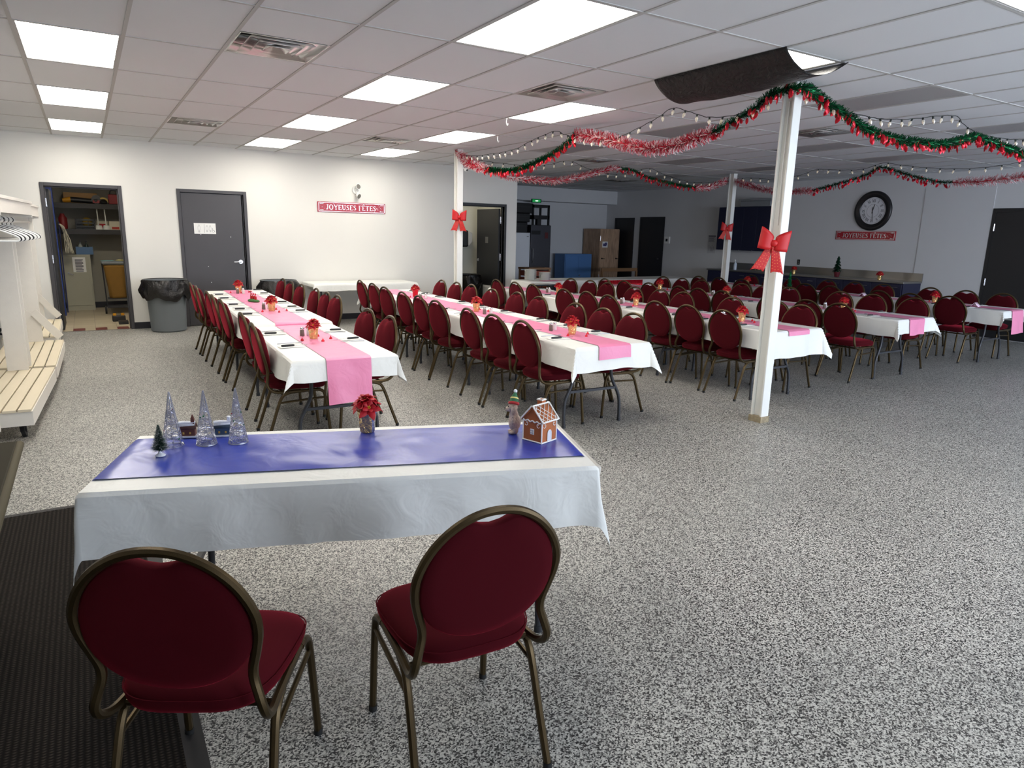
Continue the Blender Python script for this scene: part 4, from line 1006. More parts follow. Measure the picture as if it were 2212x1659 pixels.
gC = [(XG, 9.66, 2.78), (XG, 9.53, 2.70), (XG, 9.07, 2.59), (XG, 8.64, 2.52), (XG, 8.05, 2.50), (XG, 7.9, 2.50), (XG, 7.31, 2.62), (XG, 6.95, 2.71), (XG, 6.71, 2.82), (XG, 6.37, 2.72), (XG, 6.09, 2.63), (XG, 5.76, 2.545), (XG, 5.56, 2.53), (XG, 5.2, 2.52), (XG, 4.86, 2.54), (XG, 4.63, 2.56), (XG, 4.2, 2.68), (XG, 3.95, 2.82)]
tinsel('tinsel_garland', gC[:6], 'pink and white tinsel swag right of the kitchen column', 'candy', .08, 60)
tinsel('tinsel_garland', gC[5:13], 'green tinsel with red leaves above the wall clock', 'green', .044, 55)
tinsel('tinsel_garland', gC[12:], 'pink and white tinsel swag at the right above the black door', 'candy', .085, 60)
BULB = [None, None]
def light_string(pts, label, bulbs):
    P = cr(pts, 6); o0 = P[0]; t = thing('light_string', label, 'string lights', tuple(o0), 0, 'clear bulb light strings')
    tw = [q-o0+Vector((0, 0, .003*math.sin(i*1.7))) for i, q in enumerate(P)]
    MB().tube(tw, .0035, 5).build('wire', M_WIRE, t)
    acc = [0]
    for i in range(len(P)-1): acc.append(acc[-1]+(P[i+1]-P[i]).length)
    for j in range(bulbs):
        s_ = acc[-1]*(j+.5)/bulbs; i = max(k for k in range(len(acc)) if acc[k] <= s_); i = min(i, len(P)-2)
        q = P[i].lerp(P[i+1], (s_-acc[i])/max(1e-9, acc[i+1]-acc[i]))-o0
        if BULB[0] is None:
            BULB[0] = MB().cyl((0, 0, 0), (0, 0, -.024), .009, n=8).build('socket', M_WIRE, t)
            BULB[1] = MB().lathe([(.008, -.022), (.015, -.036), (.016, -.046), (.010, -.062), (.002, -.074)], 8).build('bulb', M_BULB, BULB[0], ang=20); b_ = BULB[0]
        else: b_ = dup(BULB[0], parent=t)
        b_.location = q; b_.rotation_euler = (random.uniform(-.35, .35), random.uniform(-.35, .35), 0)
light_string([(XA, 9.75, 2.80), (XA, 9.33, 2.755), (XA, 8.35, 2.75), (XA, 7.83, 2.83), (XA, 7.33, 2.885), (XA, 7.1, 2.82), (XA, 6.7, 2.73), (XA, 6.3, 2.68), (XA, 6.1, 2.69), (XA, 5.75, 2.76), (XA, 5.5, 2.82), (XA, 5.28, 2.885), (XA, 5.0, 2.80), (XA, 4.8, 2.74), (XA, 4.5, 2.72), (XA, 4.25, 2.76), (XA-.02, 3.9, 2.83)], 'string of clear bulbs beside the garland between the near and back columns', 36)
light_string([(5.15, YG+.02, 2.82), (5.67, YG, 2.74), (5.85, YG, 2.735), (6.15, YG, 2.73), (6.36, YG, 2.735), (6.8, YG, 2.78), (7.3, YG, 2.86), (7.62, YG, 2.885), (7.75, YG, 2.83), (8.02, YG, 2.775), (8.35, YG, 2.76), (8.8, YG, 2.77), (9.2, YG, 2.80), (9.8, YG, 2.86), (10.4, YG, 2.75), (11.1, YG, 2.85)], 'string of clear bulbs beside the green garland at the right', 34)
light_string([(5.2, YD, 2.77), (6.32, YD, 2.73), (6.77, YD, 2.78), (7.2, YD, 2.875), (7.55, YD, 2.79), (7.85, YD, 2.74), (8.24, YD, 2.715), (8.6, YD, 2.77), (9.06, YD, 2.87), (9.42, YD, 2.79), (9.98, YD, 2.70), (10.37, YD, 2.69), (10.85, YD, 2.73), (11.15, YD, 2.79)], 'string of clear bulbs above the garland in front of the alcove', 30)
light_string([(XG, 9.6, 2.80), (XG, 9.25, 2.79), (XG, 8.76, 2.74), (XG, 8.33, 2.76), (XG, 8.07, 2.81), (XG, 7.86, 2.86), (XG, 7.4, 2.82), (XG, 7.0, 2.81), (XG, 6.67, 2.885), (XG, 6.42, 2.84), (XG, 5.86, 2.75), (XG, 5.35, 2.71), (XG, 4.9, 2.73), (XG, 4.63, 2.77), (XG, 4.2, 2.83)], 'string of clear bulbs above the garland over the clock', 26)
for x, y, s in ((3.72, 7.8, 'left corner'), (3.75, 10.15, 'right corner')):
    pass
# black plastic taped under the ceiling light beside the near column
def sheet(u, v):
    x = 4.105+u*.70; y = 4.50-v*1.27
    sag = (.15+.02*math.sin(v*4))*math.sin(PI*min(1, u)**.85)**.9
    if v > .0: x -= .03*math.sin(PI*u)*(1-v)
    return (x, y, HC-.006-sag+.006*noise.noise((u*6, v*9, 1))*math.sin(PI*u))
o = MB().grid(sheet, 34, 40).build('plastic_sheet', M_SHEET, solid=.0015); tag(o, 'black plastic sheet taped under the ceiling light beside the near column', 'plastic sheet')
# ================================================================ signs, clock and small wall things
def sign(loc, rz, label):
    t = thing('holiday_sign', label, 'sign', loc, rz, 'red holiday signs')
    W, H = .635, .09; r_ = mat('sign_red', (160, 8, 34), .3, 0, var=.12, vscale=9); s_ = mat('sign_silver', (228, 222, 228), .25, .6, var=.35, vscale=14)
    MB().bb(-W, W, -.012, 0, -H, H).build('plate', r_, t, bevel=.003)
    b_ = MB()
    for x0, x1, z0, z1 in ((-W+.02, W-.02, H-.018, H-.010), (-W+.02, W-.02, -H+.010, -H+.018), (-W+.02, -W+.028, -H+.01, H-.01), (W-.028, W-.02, -H+.01, H-.01)): b_.bb(x0, x1, -.016, -.011, z0, z1)
    random.seed(5)
    for sx in (-1, 1):
        for sz in (-1, 1):
            for k in range(3): b_.ell((sx*(W-.075+.02*(k-1)), -.013, sz*(H-.035)), (.014, .003, .008), 5)
    for k in range(46):
        x, z = random.uniform(-W+.05, W-.05), random.uniform(-H+.02, H-.02); b_.cyl((x, -.010, z), (x, -.0135, z), random.uniform(.002, .005), n=7)
    b_.build('border', s_, t)
    letters(MB(), 'JOYEUSES FÊTES'.replace('Ê', '^')+'*', .085, -.485, -.045, -.0145, .005, width=.97).build('lettering', s_, t)
sign((4.19, YB-.001, 2.025), 0, 'red JOYEUSES FÊTES sign on the white back wall')
sign((XR-.001, 8.255, 1.75), -PI/2, 'red JOYEUSES FÊTES sign under the wall clock')
# wall clock
t = thing('wall_clock', 'large round black wall clock with roman numerals above the red sign', 'clock', (XR, 8.15, 2.235), -PI/2)
def ycirc(r, y, n=48): return [(r*math.cos(2*PI*k/n), y, r*math.sin(2*PI*k/n)) for k in range(n)]
m = MB(); prof = [(.388, 0), (.388, -.02), (.375, -.04), (.35, -.05), (.32, -.046), (.30, -.036), (.285, -.034), (.268, -.024), (.262, -.012)]
n = 56
m.add([p for r, y in prof for p in ycirc(r, y, n)], [(i*n+k, i*n+(k+1) % n, (i+1)*n+(k+1) % n, (i+1)*n+k) for i in range(len(prof)-1) for k in range(n)])
m.build('frame', mat('clock_black', (22, 21, 24), .4), t)
MB().cyl((0, 0, 0), (0, -.013, 0), .266, n=n).build('dial', mat('clock_dial', (214, 214, 218), .7), t)
ink = mat('clock_ink', (70, 70, 78), .7); m = MB()
for i, s_ in enumerate(['XII', 'I', 'II', 'III', 'IIII', 'V', 'VI', 'VII', 'VIII', 'IX', 'X', 'XI']):
    q = letters(MB(), s_, .052, 0, -.026, 0, .002, gap=.03); xs = [p[0] for p in q.v]; dx = (min(xs)+max(xs))/2
    a = -2*PI*i/12; q.xf(Matrix.Rotation(-a, 4, 'Y') @ Matrix.Translation((-dx, -.0145, .195))); m.add(q.v, q.f)
m.tube(ycirc(.125, -.0145), .0015, 4, True).tube(ycirc(.245, -.0145), .0015, 4, True)
m.build('numerals', ink, t)
m = MB(); a = math.radians(13); m.bar((math.sin(a)*-.05, -.020, -.05*math.cos(a)), (math.sin(a)*.125, -.020, .125*math.cos(a)), .003, .012, up=(1, 0, 0)); m.build('hour_hand', M_BLACK, t)
m = MB(); a = math.radians(175); m.bar((math.sin(a)*-.07, -.024, -.07*math.cos(a)), (math.sin(a)*.19, -.024, .19*math.cos(a)), .003, .009, up=(1, 0, 0)); m.build('minute_hand', M_BLACK, t)
# emergency light
t = thing('emergency_light', 'two-headed white emergency light above the red sign on the back wall', 'light', (4.27, YB, 2.34))
MB().cyl((0, 0, 0), (0, -.03, 0), .075, .07, n=24).cyl((0, -.03, 0), (0, -.05, -.02), .03).build('base', M_WHITE, t)
for p, d, k in (((.0, -.06, .045), Vector((.25, -1, .25)), 0), ((.0, -.055, -.09), Vector((.55, -1, -.5)), 1)):
    d.normalize(); q = Vector(p); h_ = MB().cyl(q, q+d*.055, .028, .05, n=18).cyl((0, -.035, 0), q, .012).build('lamp_head', M_WHITE, t)
    MB().cyl(q+d*.0555, q+d*.058, .043, n=18).build('lens', mat('lamp_lens', (120, 118, 112), .2), h_)
# restroom sign on door 2
t = thing('restroom_sign', 'white restroom pictogram sign on the dark grey door', 'sign', (1.69, YB+.006, 1.60))
MB().bb(-.165, .165, -.003, 0, -.085, .085).build('sheet', M_PAPER, t)
ik = mat('sign_ink', (120, 120, 124), .7); m = MB()
def person_pict(x, s_, skirt):
    m.tube([(x+.010*s_*math.cos(a), -.004, .048*s_+.010*s_*math.sin(a)) for a in [k*PI/6 for k in range(12)]], .0015, 4, True)
    b_ = [(-.014, .033), (.014, .033), (.026, -.03), (-.026, -.03)] if skirt else [(-.018, .033), (.018, .033), (.018, -.02), (-.018, -.02)]
    m.tube([(x+a*s_, -.004, c*s_) for a, c in b_], .0015, 4, True)
    for sx in (-1, 1): m.tube([(x+sx*.007*s_, -.004, -.03*s_), (x+sx*.007*s_, -.004, -.065*s_)], .003*s_, 5)
person_pict(-.09, 1, False); person_pict(.03, .85, False); person_pict(.08, .85, True)
m.tube([(.125+.018*math.cos(k*PI/8), -.004, -.04+.018*math.sin(k*PI/8)) for k in range(16)], .002, 4, True).tube([(.115, -.004, .01), (.118, -.004, -.025), (.138, -.004, -.028), (.15, -.004, -.055)], .0025, 4)
m.bb(-.012, -.008, -.0045, -.003, -.07, .07); m.build('pictogram', ik, t)
def outlet(loc, rz, label, dark=False):
    t = thing('wall_outlet', label, 'outlet', loc, rz); MB().bb(-.035, .035, -.006, 0, -.057, .057).build('plate', M_BLACK if dark else M_WHITE, t, bevel=.002)
    for z in (-.022, .022): MB().bb(-.014, .014, -.008, -.005, z-.014, z+.014).build('socket', M_STEEL if dark else M_PAPER, t)
outlet((3.9, YB, .32), 0, 'white wall outlet low on the back wall under the white table')
outlet((XR, 9.72, 1.15), -PI/2, 'dark outlet on the wall above the stainless counter', True)
# ================================================================ bins
def bin_(x, y, r0, r1, h, label, bodymat, bagr, rect=False):
    t = thing('trash_bin', label, 'trash bin', (x, y, 0), random.uniform(0, 1))
    MB().lathe([(r0-.02, 0), (r0, .02), (r1, h-.03), (r1+.015, h-.03), (r1+.015, h), (r1-.01, h), (r0-.02, .05)], 28).build('body', bodymat, t)
    random.seed(4); m = MB(); n = 72; prof = [(r1-.06, h-.18), (r1-.03, h-.05), (r1+.01, h-.005), (r1+.028, h+.012), (bagr-.01, h-.01), (bagr+.02, h-.06), (bagr+.035, h-.12), (bagr+.035, h-.18), (bagr+.025, h-.24), (bagr-.01, h-.29)]
    vs_ = []
    for i, (r, z) in enumerate(prof):
        for k in range(n):
            a = 2*PI*k/n; w_ = (noise.noise((math.cos(a)*2.2, math.sin(a)*2.2, z*5))*.06+noise.noise((math.cos(a)*6, math.sin(a)*6, z*14))*.035)*(i > 3)
            vs_.append(((r+w_)*math.cos(a), (r+w_)*math.sin(a), z+(noise.noise((math.cos(a)*2, math.sin(a)*2, 7))*.09*(i-4)/4 if i > 4 else 0)))
    m.add(vs_, [(i*n+k, i*n+(k+1) % n, (i+1)*n+(k+1) % n, (i+1)*n+k) for i in range(len(prof)-1) for k in range(n)]); m.build('bag', M_BAG, t, ang=60)
bin_(1.0, 12.0, .255, .29, .80, 'round grey trash bin with a black bag, beside the dark grey door', M_BIN, .33)
bin_(2.72, 11.98, .24, .27, .76, 'trash bin with a black bag behind the chairs of the leftmost row', M_BIN, .31)
bin_(7.02, 13.18, .20, .23, .74, 'black bagged trash bin inside the washroom', M_BLACK, .245)
# white table against the back wall
t = place_table(4.17, 11.98, .715, PI/2, 'white folding table against the back wall below the red sign', None)
o = drape(.74, 1.88, .715, .03, .13, .06, .06, seed=12, wave=.012).build('tablecloth', M_CLOTH, None, (4.17, 11.98, 0), (0, 0, -PI/2)); tag(o, 'white plastic cloth on the table against the back wall', 'tablecloth', 'white table covers')
# dark folding table at the left edge of the photo
t = thing('side_table', 'olive brown table with a rounded edge at the left edge beside the mat', 'table', (-.69, 2.35, 0))
MB().bb(-.37, .37, -1.0, 1.0, .715, .75).build('table_top', M_OLIVE, t, bevel=.006)
m = MB().tube([(-.375, -1.0, .732), (.375, -1.0, .732), (.375, 1.0, .732), (-.375, 1.0, .732)], .017, 10, True); m.build('edge_band', M_OLIVEE, t)
for sx in (-.3, .02):
    for sy in (-.6, .6): MB().tube([(sx, sy, .715), (sx, sy, .01)], .016, 10).build('leg', M_TLEG, t)
# ================================================================ coat racks
def rack(y0, y1, xn, xf, label, hang, braces=2, sw=.27):
    t = thing('coat_rack', label, 'coat rack', (xn, y0, 0), math.atan2(-(xf-xn), y1-y0)); L = math.hypot(y1-y0, xf-xn); HW = .29; ZP = .25
    m = MB()
    for x0, x1, a, b_ in ((-HW, HW, 0, .02), (-HW, HW, L-.02, L), (-HW, -HW+.02, .02, L-.02), (HW-.02, HW, .02, L-.02)): m.bb(x0, x1, a, b_, ZP-.13, ZP-.02)
    m.build('apron', M_WOODW, t)
    sl_ = MB(); n = 6; w_ = 2*HW/n
    for k in range(n):
        s_ = MB().bb(-HW+k*w_+.006, -HW+(k+1)*w_-.006, -.015, L+.015, ZP-.02, ZP); s_.build('slat', M_SLAT, t, bevel=.002)
    for yy in (-.042 if hang else .03, L-.055):
        MB().bb(-.085, .085, yy, yy+.025, ZP if yy > 0 else .10, 1.78).build('post', M_WOODW, t, bevel=.002)
        for s_ in (() if hang or (braces == 1 and yy < 1) else (-1, 1)):
            MB().bar((s_*.02, yy-.012, ZP+.36), (s_*(HW-.03), yy-.012, ZP+.045), .085, .02, up=(0, 1, 0)).build('brace', M_WOODW, t)
    MB().bb(-sw, sw, -.02, L+.02, 1.80, 1.825).build('top_shelf', M_WOODW, t, bevel=.002)
    m = MB()
    for yy in (.0, L-.02): m.bb(-sw+.01, sw-.01, yy, yy+.02, 1.68, 1.80)
    m.bb(sw-.03, sw-.01, .02, L-.02, 1.70, 1.80).bb(-sw+.01, -sw+.03, .02, L-.02, 1.70, 1.80).build('shelf_rail', M_WOODW, t)
    MB().tube([(sw*.4, 0.02, 1.64), (sw*.4, L-.02, 1.64)], .014, 10).build('hanging_rod', M_WOODW, t)
    for sx in (-1, 1):
        for yy in (.12, L-.12):
            c_ = MB().bb(sx*.2-.025, sx*.2+.025, yy-.03, yy+.03, ZP-.15, ZP-.13).tube([(sx*.2-.018, yy, ZP-.14), (sx*.2-.018, yy+.02, .04)], .006).tube([(sx*.2+.018, yy, ZP-.14), (sx*.2+.018, yy+.02, .04)], .006)
            q = c_.build('caster', M_DSHELF, t); MB().cyl((sx*.2-.013, yy+.02, .041), (sx*.2+.013, yy+.02, .046), .046, n=16).build('wheel', M_RUB, q)
    return t
rack(6.17, 7.92, -.76, -.665, 'white wooden coat rack on casters, nearest, with hangers', True)
rack(8.05, 9.80, -.66, -.63, 'white wooden coat rack on casters, middle of three along the left', False, 1, .2)
rack(10.2, 12.0, -.70, -.70, 'white wooden coat rack on casters, farthest, beside the closet door', False, 2, .12)
def hanger_mesh():
    m = MB(); P = cr([(0, 0, -.035), (.06, 0, -.055), (.17, 0, -.10), (.205, 0, -.125), (.20, 0, -.145), (.15, 0, -.148), (-.15, 0, -.148), (-.20, 0, -.145), (-.205, 0, -.125), (-.17, 0, -.10), (-.06, 0, -.055), (0, 0, -.035)], 4); m.tube(P, .0065, 7, sq=.75)
    m.tube(cr([(0, 0, -.035), (0, 0, -.015), (.018, 0, .002), (.02, 0, .02), (.005, 0, .034), (-.014, 0, .028), (-.018, 0, .012)], 4), .0035, 6); return m
HB = hanger_mesh().build('coat_hanger', M_BLACK); HWH = hanger_mesh().build('coat_hanger', M_WHITE)
used_h = {}
random.seed(13)
for k in range(18):
    y = 6.45+k*.082+random.uniform(-.02, .02); wht = k % 3 != 1; p = HWH if wht else HB
    loc = (-.65+.054*(y-6.17)/1.0, y, 1.640); rz = random.uniform(-.22, .22)
    lab = '%s plastic coat hanger, %s of its colour from the near end of the nearest rack' % ('white' if wht else 'black', ORD[used_h.get(wht, 0)])
    if wht in used_h: o = dup(p, loc, rz)
    else: o = p; o.location = loc; o.rotation_euler = (0, 0, rz)
    used_h[wht] = used_h.get(wht, 0)+1; tag(o, lab, 'hanger', 'coat hangers on the nearest rack')
# ================================================================ closet contents
def shelf(z, label):
    t = thing('wall_shelf', label, 'shelf', (0, 15.3, z)); MB().bb(-.9, 1.05, .0, .6, -.012, 0).build('board', mat('shelf_top', (150, 148, 146), .5), t)
    MB().bb(-.9, 1.05, -.012, .0, -.09, .002).bb(-.9, 1.05, -.016, -.012, -.088, -.082).build('front_lip', M_DSHELF, t)
shelf(2.0, 'upper dark shelf in the storage closet'); shelf(1.53, 'lower dark shelf in the storage closet')
def simple(name, mb, m_, label, cat, grp=None, **k): return tag(mb.build(name, m_, **k), label, cat, grp)
simple('cardboard_box', MB().bb(-.28, .26, 15.5, 15.8, 2.0, 2.20), M_CARD, 'flat brown cardboard box on the upper closet shelf', 'box')
t = thing('leaf_blower', 'black leaf blower with yellow nozzle on the upper closet shelf', 'tool', (-.05, 15.42, 2.0))
MB().tube([(-.12, 0, .07), (.25, 0, .05)], [.05, .045], 12).ell((.28, 0, .06), (.08, .06, .06), 8).build('body', M_BLACK, t); MB().tube([(-.25, 0, .05), (-.12, 0, .07)], [.035, .05], 12).build('nozzle', mat('tool_yellow', (214, 150, 30), .5), t)
t = thing('chainsaw', 'red and black power tool on the upper closet shelf', 'tool', (.47, 15.48, 2.0))
MB().box((.05, 0, .10), (.16, .16, .18)).build('body', mat('tool_red', (150, 30, 36), .5), t, bevel=.01); MB().tube(cr([(.0, 0, .19), (.02, 0, .26), (.1, 0, .26), (.12, 0, .19)]), .012, 8).build('handle', M_BLACK, t); MB().box((-.14, 0, .05), (.22, .03, .09)).build('bar_cover', M_BLACK, t)
t = thing('hose_reel', 'round black and red reel on the upper closet shelf', 'reel', (.24, 15.42, 2.0)); MB().cyl((0, -.05, .085), (0, .06, .085), .08, n=20).build('drum', M_BLACK, t); MB().bb(-.06, .05, -.055, -.05, .02, .07).build('red_band', mat('tool_red', (150, 30, 36), .5), t)
t = thing('trimmer', 'yellow and black hand trimmer on the upper closet shelf', 'tool', (.355, 15.36, 2.0)); MB().tube(cr([(-.05, 0, .10), (0, 0, .115), (.05, 0, .09), (.06, 0, .03)]), .018, 8).build('grip', mat('tool_pale_yellow', (206, 180, 100), .5), t); MB().ell((.0, 0, .04), (.07, .05, .04), 8).build('body', M_BLACK, t)
t = thing('storage_crate', 'dark crate holding a netted yellow ball on the lower closet shelf', 'crate', (.02, 15.45, 1.53))
m = MB().bb(-.16, .16, -.12, .12, 0, .02)
for a, b_, c_, d in ((-.16, .16, -.12, -.11), (-.16, .16, .11, .12), (-.16, -.15, -.12, .12), (.15, .16, -.12, .12)):
    for z in (.04, .10, .16): m.bb(a, b_, c_, d, z, z+.03)
for x in (-.155, -.05, .05, .155): m.bb(x-.006, x+.006, -.12, -.11, 0, .19)
m.bb(-.15, .15, .10, .108, .02, .19).bb(-.148, -.142, -.1, .1, .02, .19).bb(.142, .148, -.1, .1, .02, .19); m.build('crate_body', M_BLACK, t)
simple('ball', MB().ell((.05, 15.45, 1.66), (.09, .09, .09), 10), mat('ball_yellow', (170, 136, 40), .6, var=.4, vscale=30), 'yellow ball inside the dark closet crate', 'ball')
simple('fuel_can', MB().lathe([(.06, 0), (.07, .02), (.07, .2), (.04, .25), (.03, .28)], 14, (-.33, 15.42, 1.53)), mat('can_red', (120, 24, 28), .5), 'dark red can at the left of the lower closet shelf', 'can')
for x in (.235, .36):
    t = thing('toilet_plunger', 'white plunger %s of two upside down on the lower closet shelf' % ('left' if x < .3 else 'right'), 'plunger', (x, 15.38, 1.53), 0, 'plungers in the closet')
    MB().lathe([(.065, 0), (.062, .01), (.052, .075), (.03, .085)], 18).build('cup', M_WHITE, t); MB().cyl((0, 0, .08), (-.01, 0, .38), .010).build('stick', M_WHITE, t)
t = thing('carton', 'white food carton with red print on the lower closet shelf', 'box', (.50, 15.48, 1.53)); MB().bb(-.09, .09, -.1, .1, 0, .16).build('box_body', mat('carton_white', (206, 200, 180), .7), t); MB().bb(-.05, .07, -.103, -.1, .01, .055).build('print', mat('carton_red', (176, 60, 48), .7), t)
t = thing('carton', 'red and white carton behind the plungers in the closet', 'box', (.30, 15.6, 1.53)); MB().bb(-.09, .10, -.06, .06, 0, .16).build('box_body', mat('carton_white', (206, 200, 180), .7), t); MB().bb(-.07, .05, -.063, -.06, 0, .11).build('print', mat('carton_red2', (190, 40, 50), .7), t)
t = thing('metal_cabinet', 'beige metal cabinet with a posted sheet in the storage closet', 'cabinet', (-.18, 15.65, 0))
MB().bb(-.25, .22, -.2, .22, 0, 1.06).build('body', M_GREYCAB, t); dr_ = MB().bb(-.22, .19, -.212, -.2, .1, 1.02).build('door', M_GREYCAB, t, bevel=.003); MB().cyl((-.16, -.212, .72), (-.16, -.25, .72), .012).tube([(-.17, -.25, .72), (-.08, -.25, .68)], .008).build('handle', M_CHROME, dr_)
t = thing('posted_sheet', 'printed white sheet taped on the beige closet cabinet', 'notice', (-.15, 15.4375, .87)); MB().bb(-.105, .105, -.002, 0, -.14, .14).build('sheet', M_PAPER, t)
m = MB()
for k in range(9): m.bb(-.065, .065-(.02 if k % 3 == 1 else 0), -.003, -.002, .085-.022*k, .098-.022*k)
m.bb(-.06, .06, -.003, -.002, -.125, -.112); m.build('print', mat('print_ink', (84, 82, 92), .8), t)
t = thing('cleaning_caddy', 'blue tub of cleaning bottles on the beige closet cabinet', 'tub', (-.04, 15.62, 1.06)); MB().bb(-.13, .13, -.1, .1, 0, .012).bb(-.14, .14, -.11, -.1, 0, .14).bb(-.14, .14, .1, .11, 0, .14).bb(-.14, -.13, -.1, .1, 0, .14).bb(.13, .14, -.1, .1, 0, .14).build('tub', mat('tub_blue', (84, 118, 158), .5), t)
for x, c_, s in ((-.10, (190, 196, 190), 'pale'), (.0, (34, 52, 44), 'dark green')):
    t = thing('spray_bottle', s+' spray bottle standing in the blue closet tub', 'bottle', (x, 15.62, 1.073)); MB().lathe([(.035, 0), (.037, .02), (.035, .14), (.014, .19), (.012, .21)], 14).build('bottle', mat('bottle_'+s[:4], c_, .3), t); MB().box((0, -.02, .23), (.025, .07, .03)).box((0, -.035, .20), (.01, .012, .04)).build('trigger', M_BLACK, t)
t = thing('string_mop', 'white string mop head hanging at the left of the closet', 'mop', (-.39, 15.1, 1.5)); random.seed(3); m = MB()
for k in range(22): m.tube(cr([(random.uniform(-.01, .02), random.uniform(-.03, .03), .12), (.05+random.uniform(-.02, .03), random.uniform(-.05, .05), .05), (.10+random.uniform(-.05, .04), random.uniform(-.05, .05), -.14), (.13+random.uniform(-.08, .06), random.uniform(-.05, .05), -.33-random.uniform(0, .08))], 4), .006, 5)
m.build('mop_strands', mat('mop_cotton', (196, 190, 172), .9), t); MB().cyl((-.02, 0, -1.49), (0, 0, .16), .010).build('handle', mat('mop_blue', (24, 34, 84), .5), t)
t = thing('janitor_cart', 'janitor cart with a yellow canvas bag in the storage closet', 'cart', (.40, 14.7, 0), 0)
MB().bb(-.20, .20, -.14, .14, .93, .97).build('tray', mat('cart_grey', (120, 126, 134), .5), t, bevel=.01)
def bagf(u, v):
    a = 2*PI*u; e = 3.2; c_, s_ = math.cos(a), math.sin(a); sx = math.copysign(abs(c_)**(2/e), c_); sy = math.copysign(abs(s_)**(2/e), s_); q = 1-.22*v
    return (sx*.175*q+.02*v+.012*noise.noise((a*2, v*3, 2)), sy*.13*q+.012*noise.noise((a*2, v*3, 5)), .90-.60*v)
MB().grid(bagf, 40, 16).build('canvas_bag', M_YBAG, t, solid=.004); MB().bb(-.15, .16, -.10, .10, .28, .30).bb(-.17, .17, -.12, .12, .12, .16).tube([(-.17, .12, .14), (-.19, .13, .95)], .012).tube([(.17, .12, .14), (.19, .13, .95)], .012).tube([(.17, -.12, .14), (.19, -.13, .95)], .012).build('frame', M_TLEG, t)
for s_ in (-1, 1): MB().cyl((s_*.20-.015, 0, .085), (s_*.20+.015, 0, .085), .083, n=20).build('wheel', M_RUB, t)
simple('cleaning_cloth', MB().ell((.30, 14.68, .978), (.12, .06, .012), 7), mat('cloth_teal', (110, 150, 156), .9), 'teal cloth lying on the janitor cart tray', 'cloth')
simple('cleaning_cloth', MB().ell((.52, 14.68, .985), (.09, .06, .018), 7), mat('cloth_yellow', (196, 190, 130), .9), 'pale yellow cloth lying on the janitor cart tray', 'cloth')
t = thing('floor_tool', 'dark tool with two yellow knobs on the closet floor', 'tool', (.36, 13.5, .004)); MB().box((0, 0, .05), (.2, .16, .1)).build('body', M_DSHELF, t, bevel=.012)
for x in (-.06, .06): MB().cyl((x, -.02, .1), (x, -.02, .135), .028).build('knob', mat('tool_yellow', (214, 150, 30), .5), t)
simple('blue_tote', MB().bb(-.88, -.425, 14.6, 14.9, .004, 2.4), mat('tote_blue', (32, 60, 140), .5), 'tall blue panel standing at the left in the closet', 'panel')
simple('floor_scraper', MB().bb(.34, .48, 13.0, 13.25, .004, .05), M_DSHELF, 'flat dark box on the closet floor by the door frame', 'box')
# washroom dispenser
t = thing('towel_dispenser', 'black and grey paper towel dispenser on the washroom wall', 'dispenser', (7.20, 13.748, 1.32)); MB().prism([(-.16, .0), (-.16, .36), (.0, .36), (.0, .0)], -.22, 0, axis='y').build('body', M_BLACK, t, bevel=.03); MB().prism([(.0, .02), (.0, .34), (.10, .30), (.10, .10)], -.21, -.01, axis='y').build('cover', mat('dispenser_grey', (170, 170, 170), .4), t, bevel=.01)
# ================================================================ rear alcove
t = thing('refrigerator', 'white refrigerator at the left of the alcove', 'refrigerator', (9.66, 15.35, 0)); MB().bb(-.34, .34, .04, .7, .02, 1.66).build('body', M_WHITE, t); MB().bb(-.34, .34, 0, .038, .06, 1.66).build('door', mat('fridge_white', (224, 226, 230), .35), t, bevel=.006); MB().bb(.24, .30, -.003, 0, 1.55, 1.57).build('badge', M_STEEL, t)
M_BSTEEL = mat('black_stainless', (92, 92, 98), .28, .8)
t = thing('refrigerator', 'dark stainless refrigerator in the alcove', 'refrigerator', (10.345, 15.35, 0)); MB().bb(-.325, .325, .04, .7, .02, 1.87).build('body', M_BLACK, t); d_ = MB().bb(-.32, .32, 0, .038, .06, 1.86).build('door', M_BSTEEL, t, bevel=.006); MB().tube(cr([(-.27, 0, 1.25), (-.27, -.05, 1.24), (-.27, -.05, .92), (-.27, 0, .91)], 3), .012, 8).build('handle', M_CHROME, d_); MB().bb(-.30, -.02, -.005, 0, 1.62, 1.72).build('label_plate', M_BLACK, d_)
simple('fridge_magnet', MB().bb(10.47, 10.57, 15.343, 15.349, 1.52, 1.68), mat('dark_red_card', (96, 34, 36), .6), 'dark red card stuck on the dark refrigerator', 'magnet')
random.seed(8)
for k, (x0, x1, z0, z1, s) in enumerate(((9.35, 9.98, 1.665, 1.93, 'bottom'), (9.38, 10.05, 1.932, 2.16, 'second'), (9.36, 10.15, 2.162, 2.42, 'top'))):
    t = thing('equipment_case', 'black equipment case, %s of the stack on the white refrigerator' % s, 'case', ((x0+x1)/2, 15.7, z0), 0, 'black cases on the refrigerator'); w_ = (x1-x0)/2; h_ = z1-z0
    MB().bb(-w_, w_, -.25, .25, 0, h_).build('shell', M_BLACK, t, bevel=.015); MB().bb(-w_-.004, w_+.004, -.254, .254, h_*.6, h_*.66).build('rim', M_DSHELF, t)
t = thing('equipment_rack', 'open black metal frame on top of the dark refrigerator', 'rack', (10.38, 15.65, 1.871))
m = MB()
for x in (-.24, .26):
    for y in (-.2, .2): m.bb(x-.025, x+.025, y-.02, y+.02, 0, .52)
m.bb(-.265, .285, -.22, .22, .45, .52).bb(-.265, .285, -.22, .22, .15, .25); m.build('frame', M_BLACK, t)
MB().bb(-.10, .0, -.21, -.1, .0, .15).build('box', M_DSHELF, t)
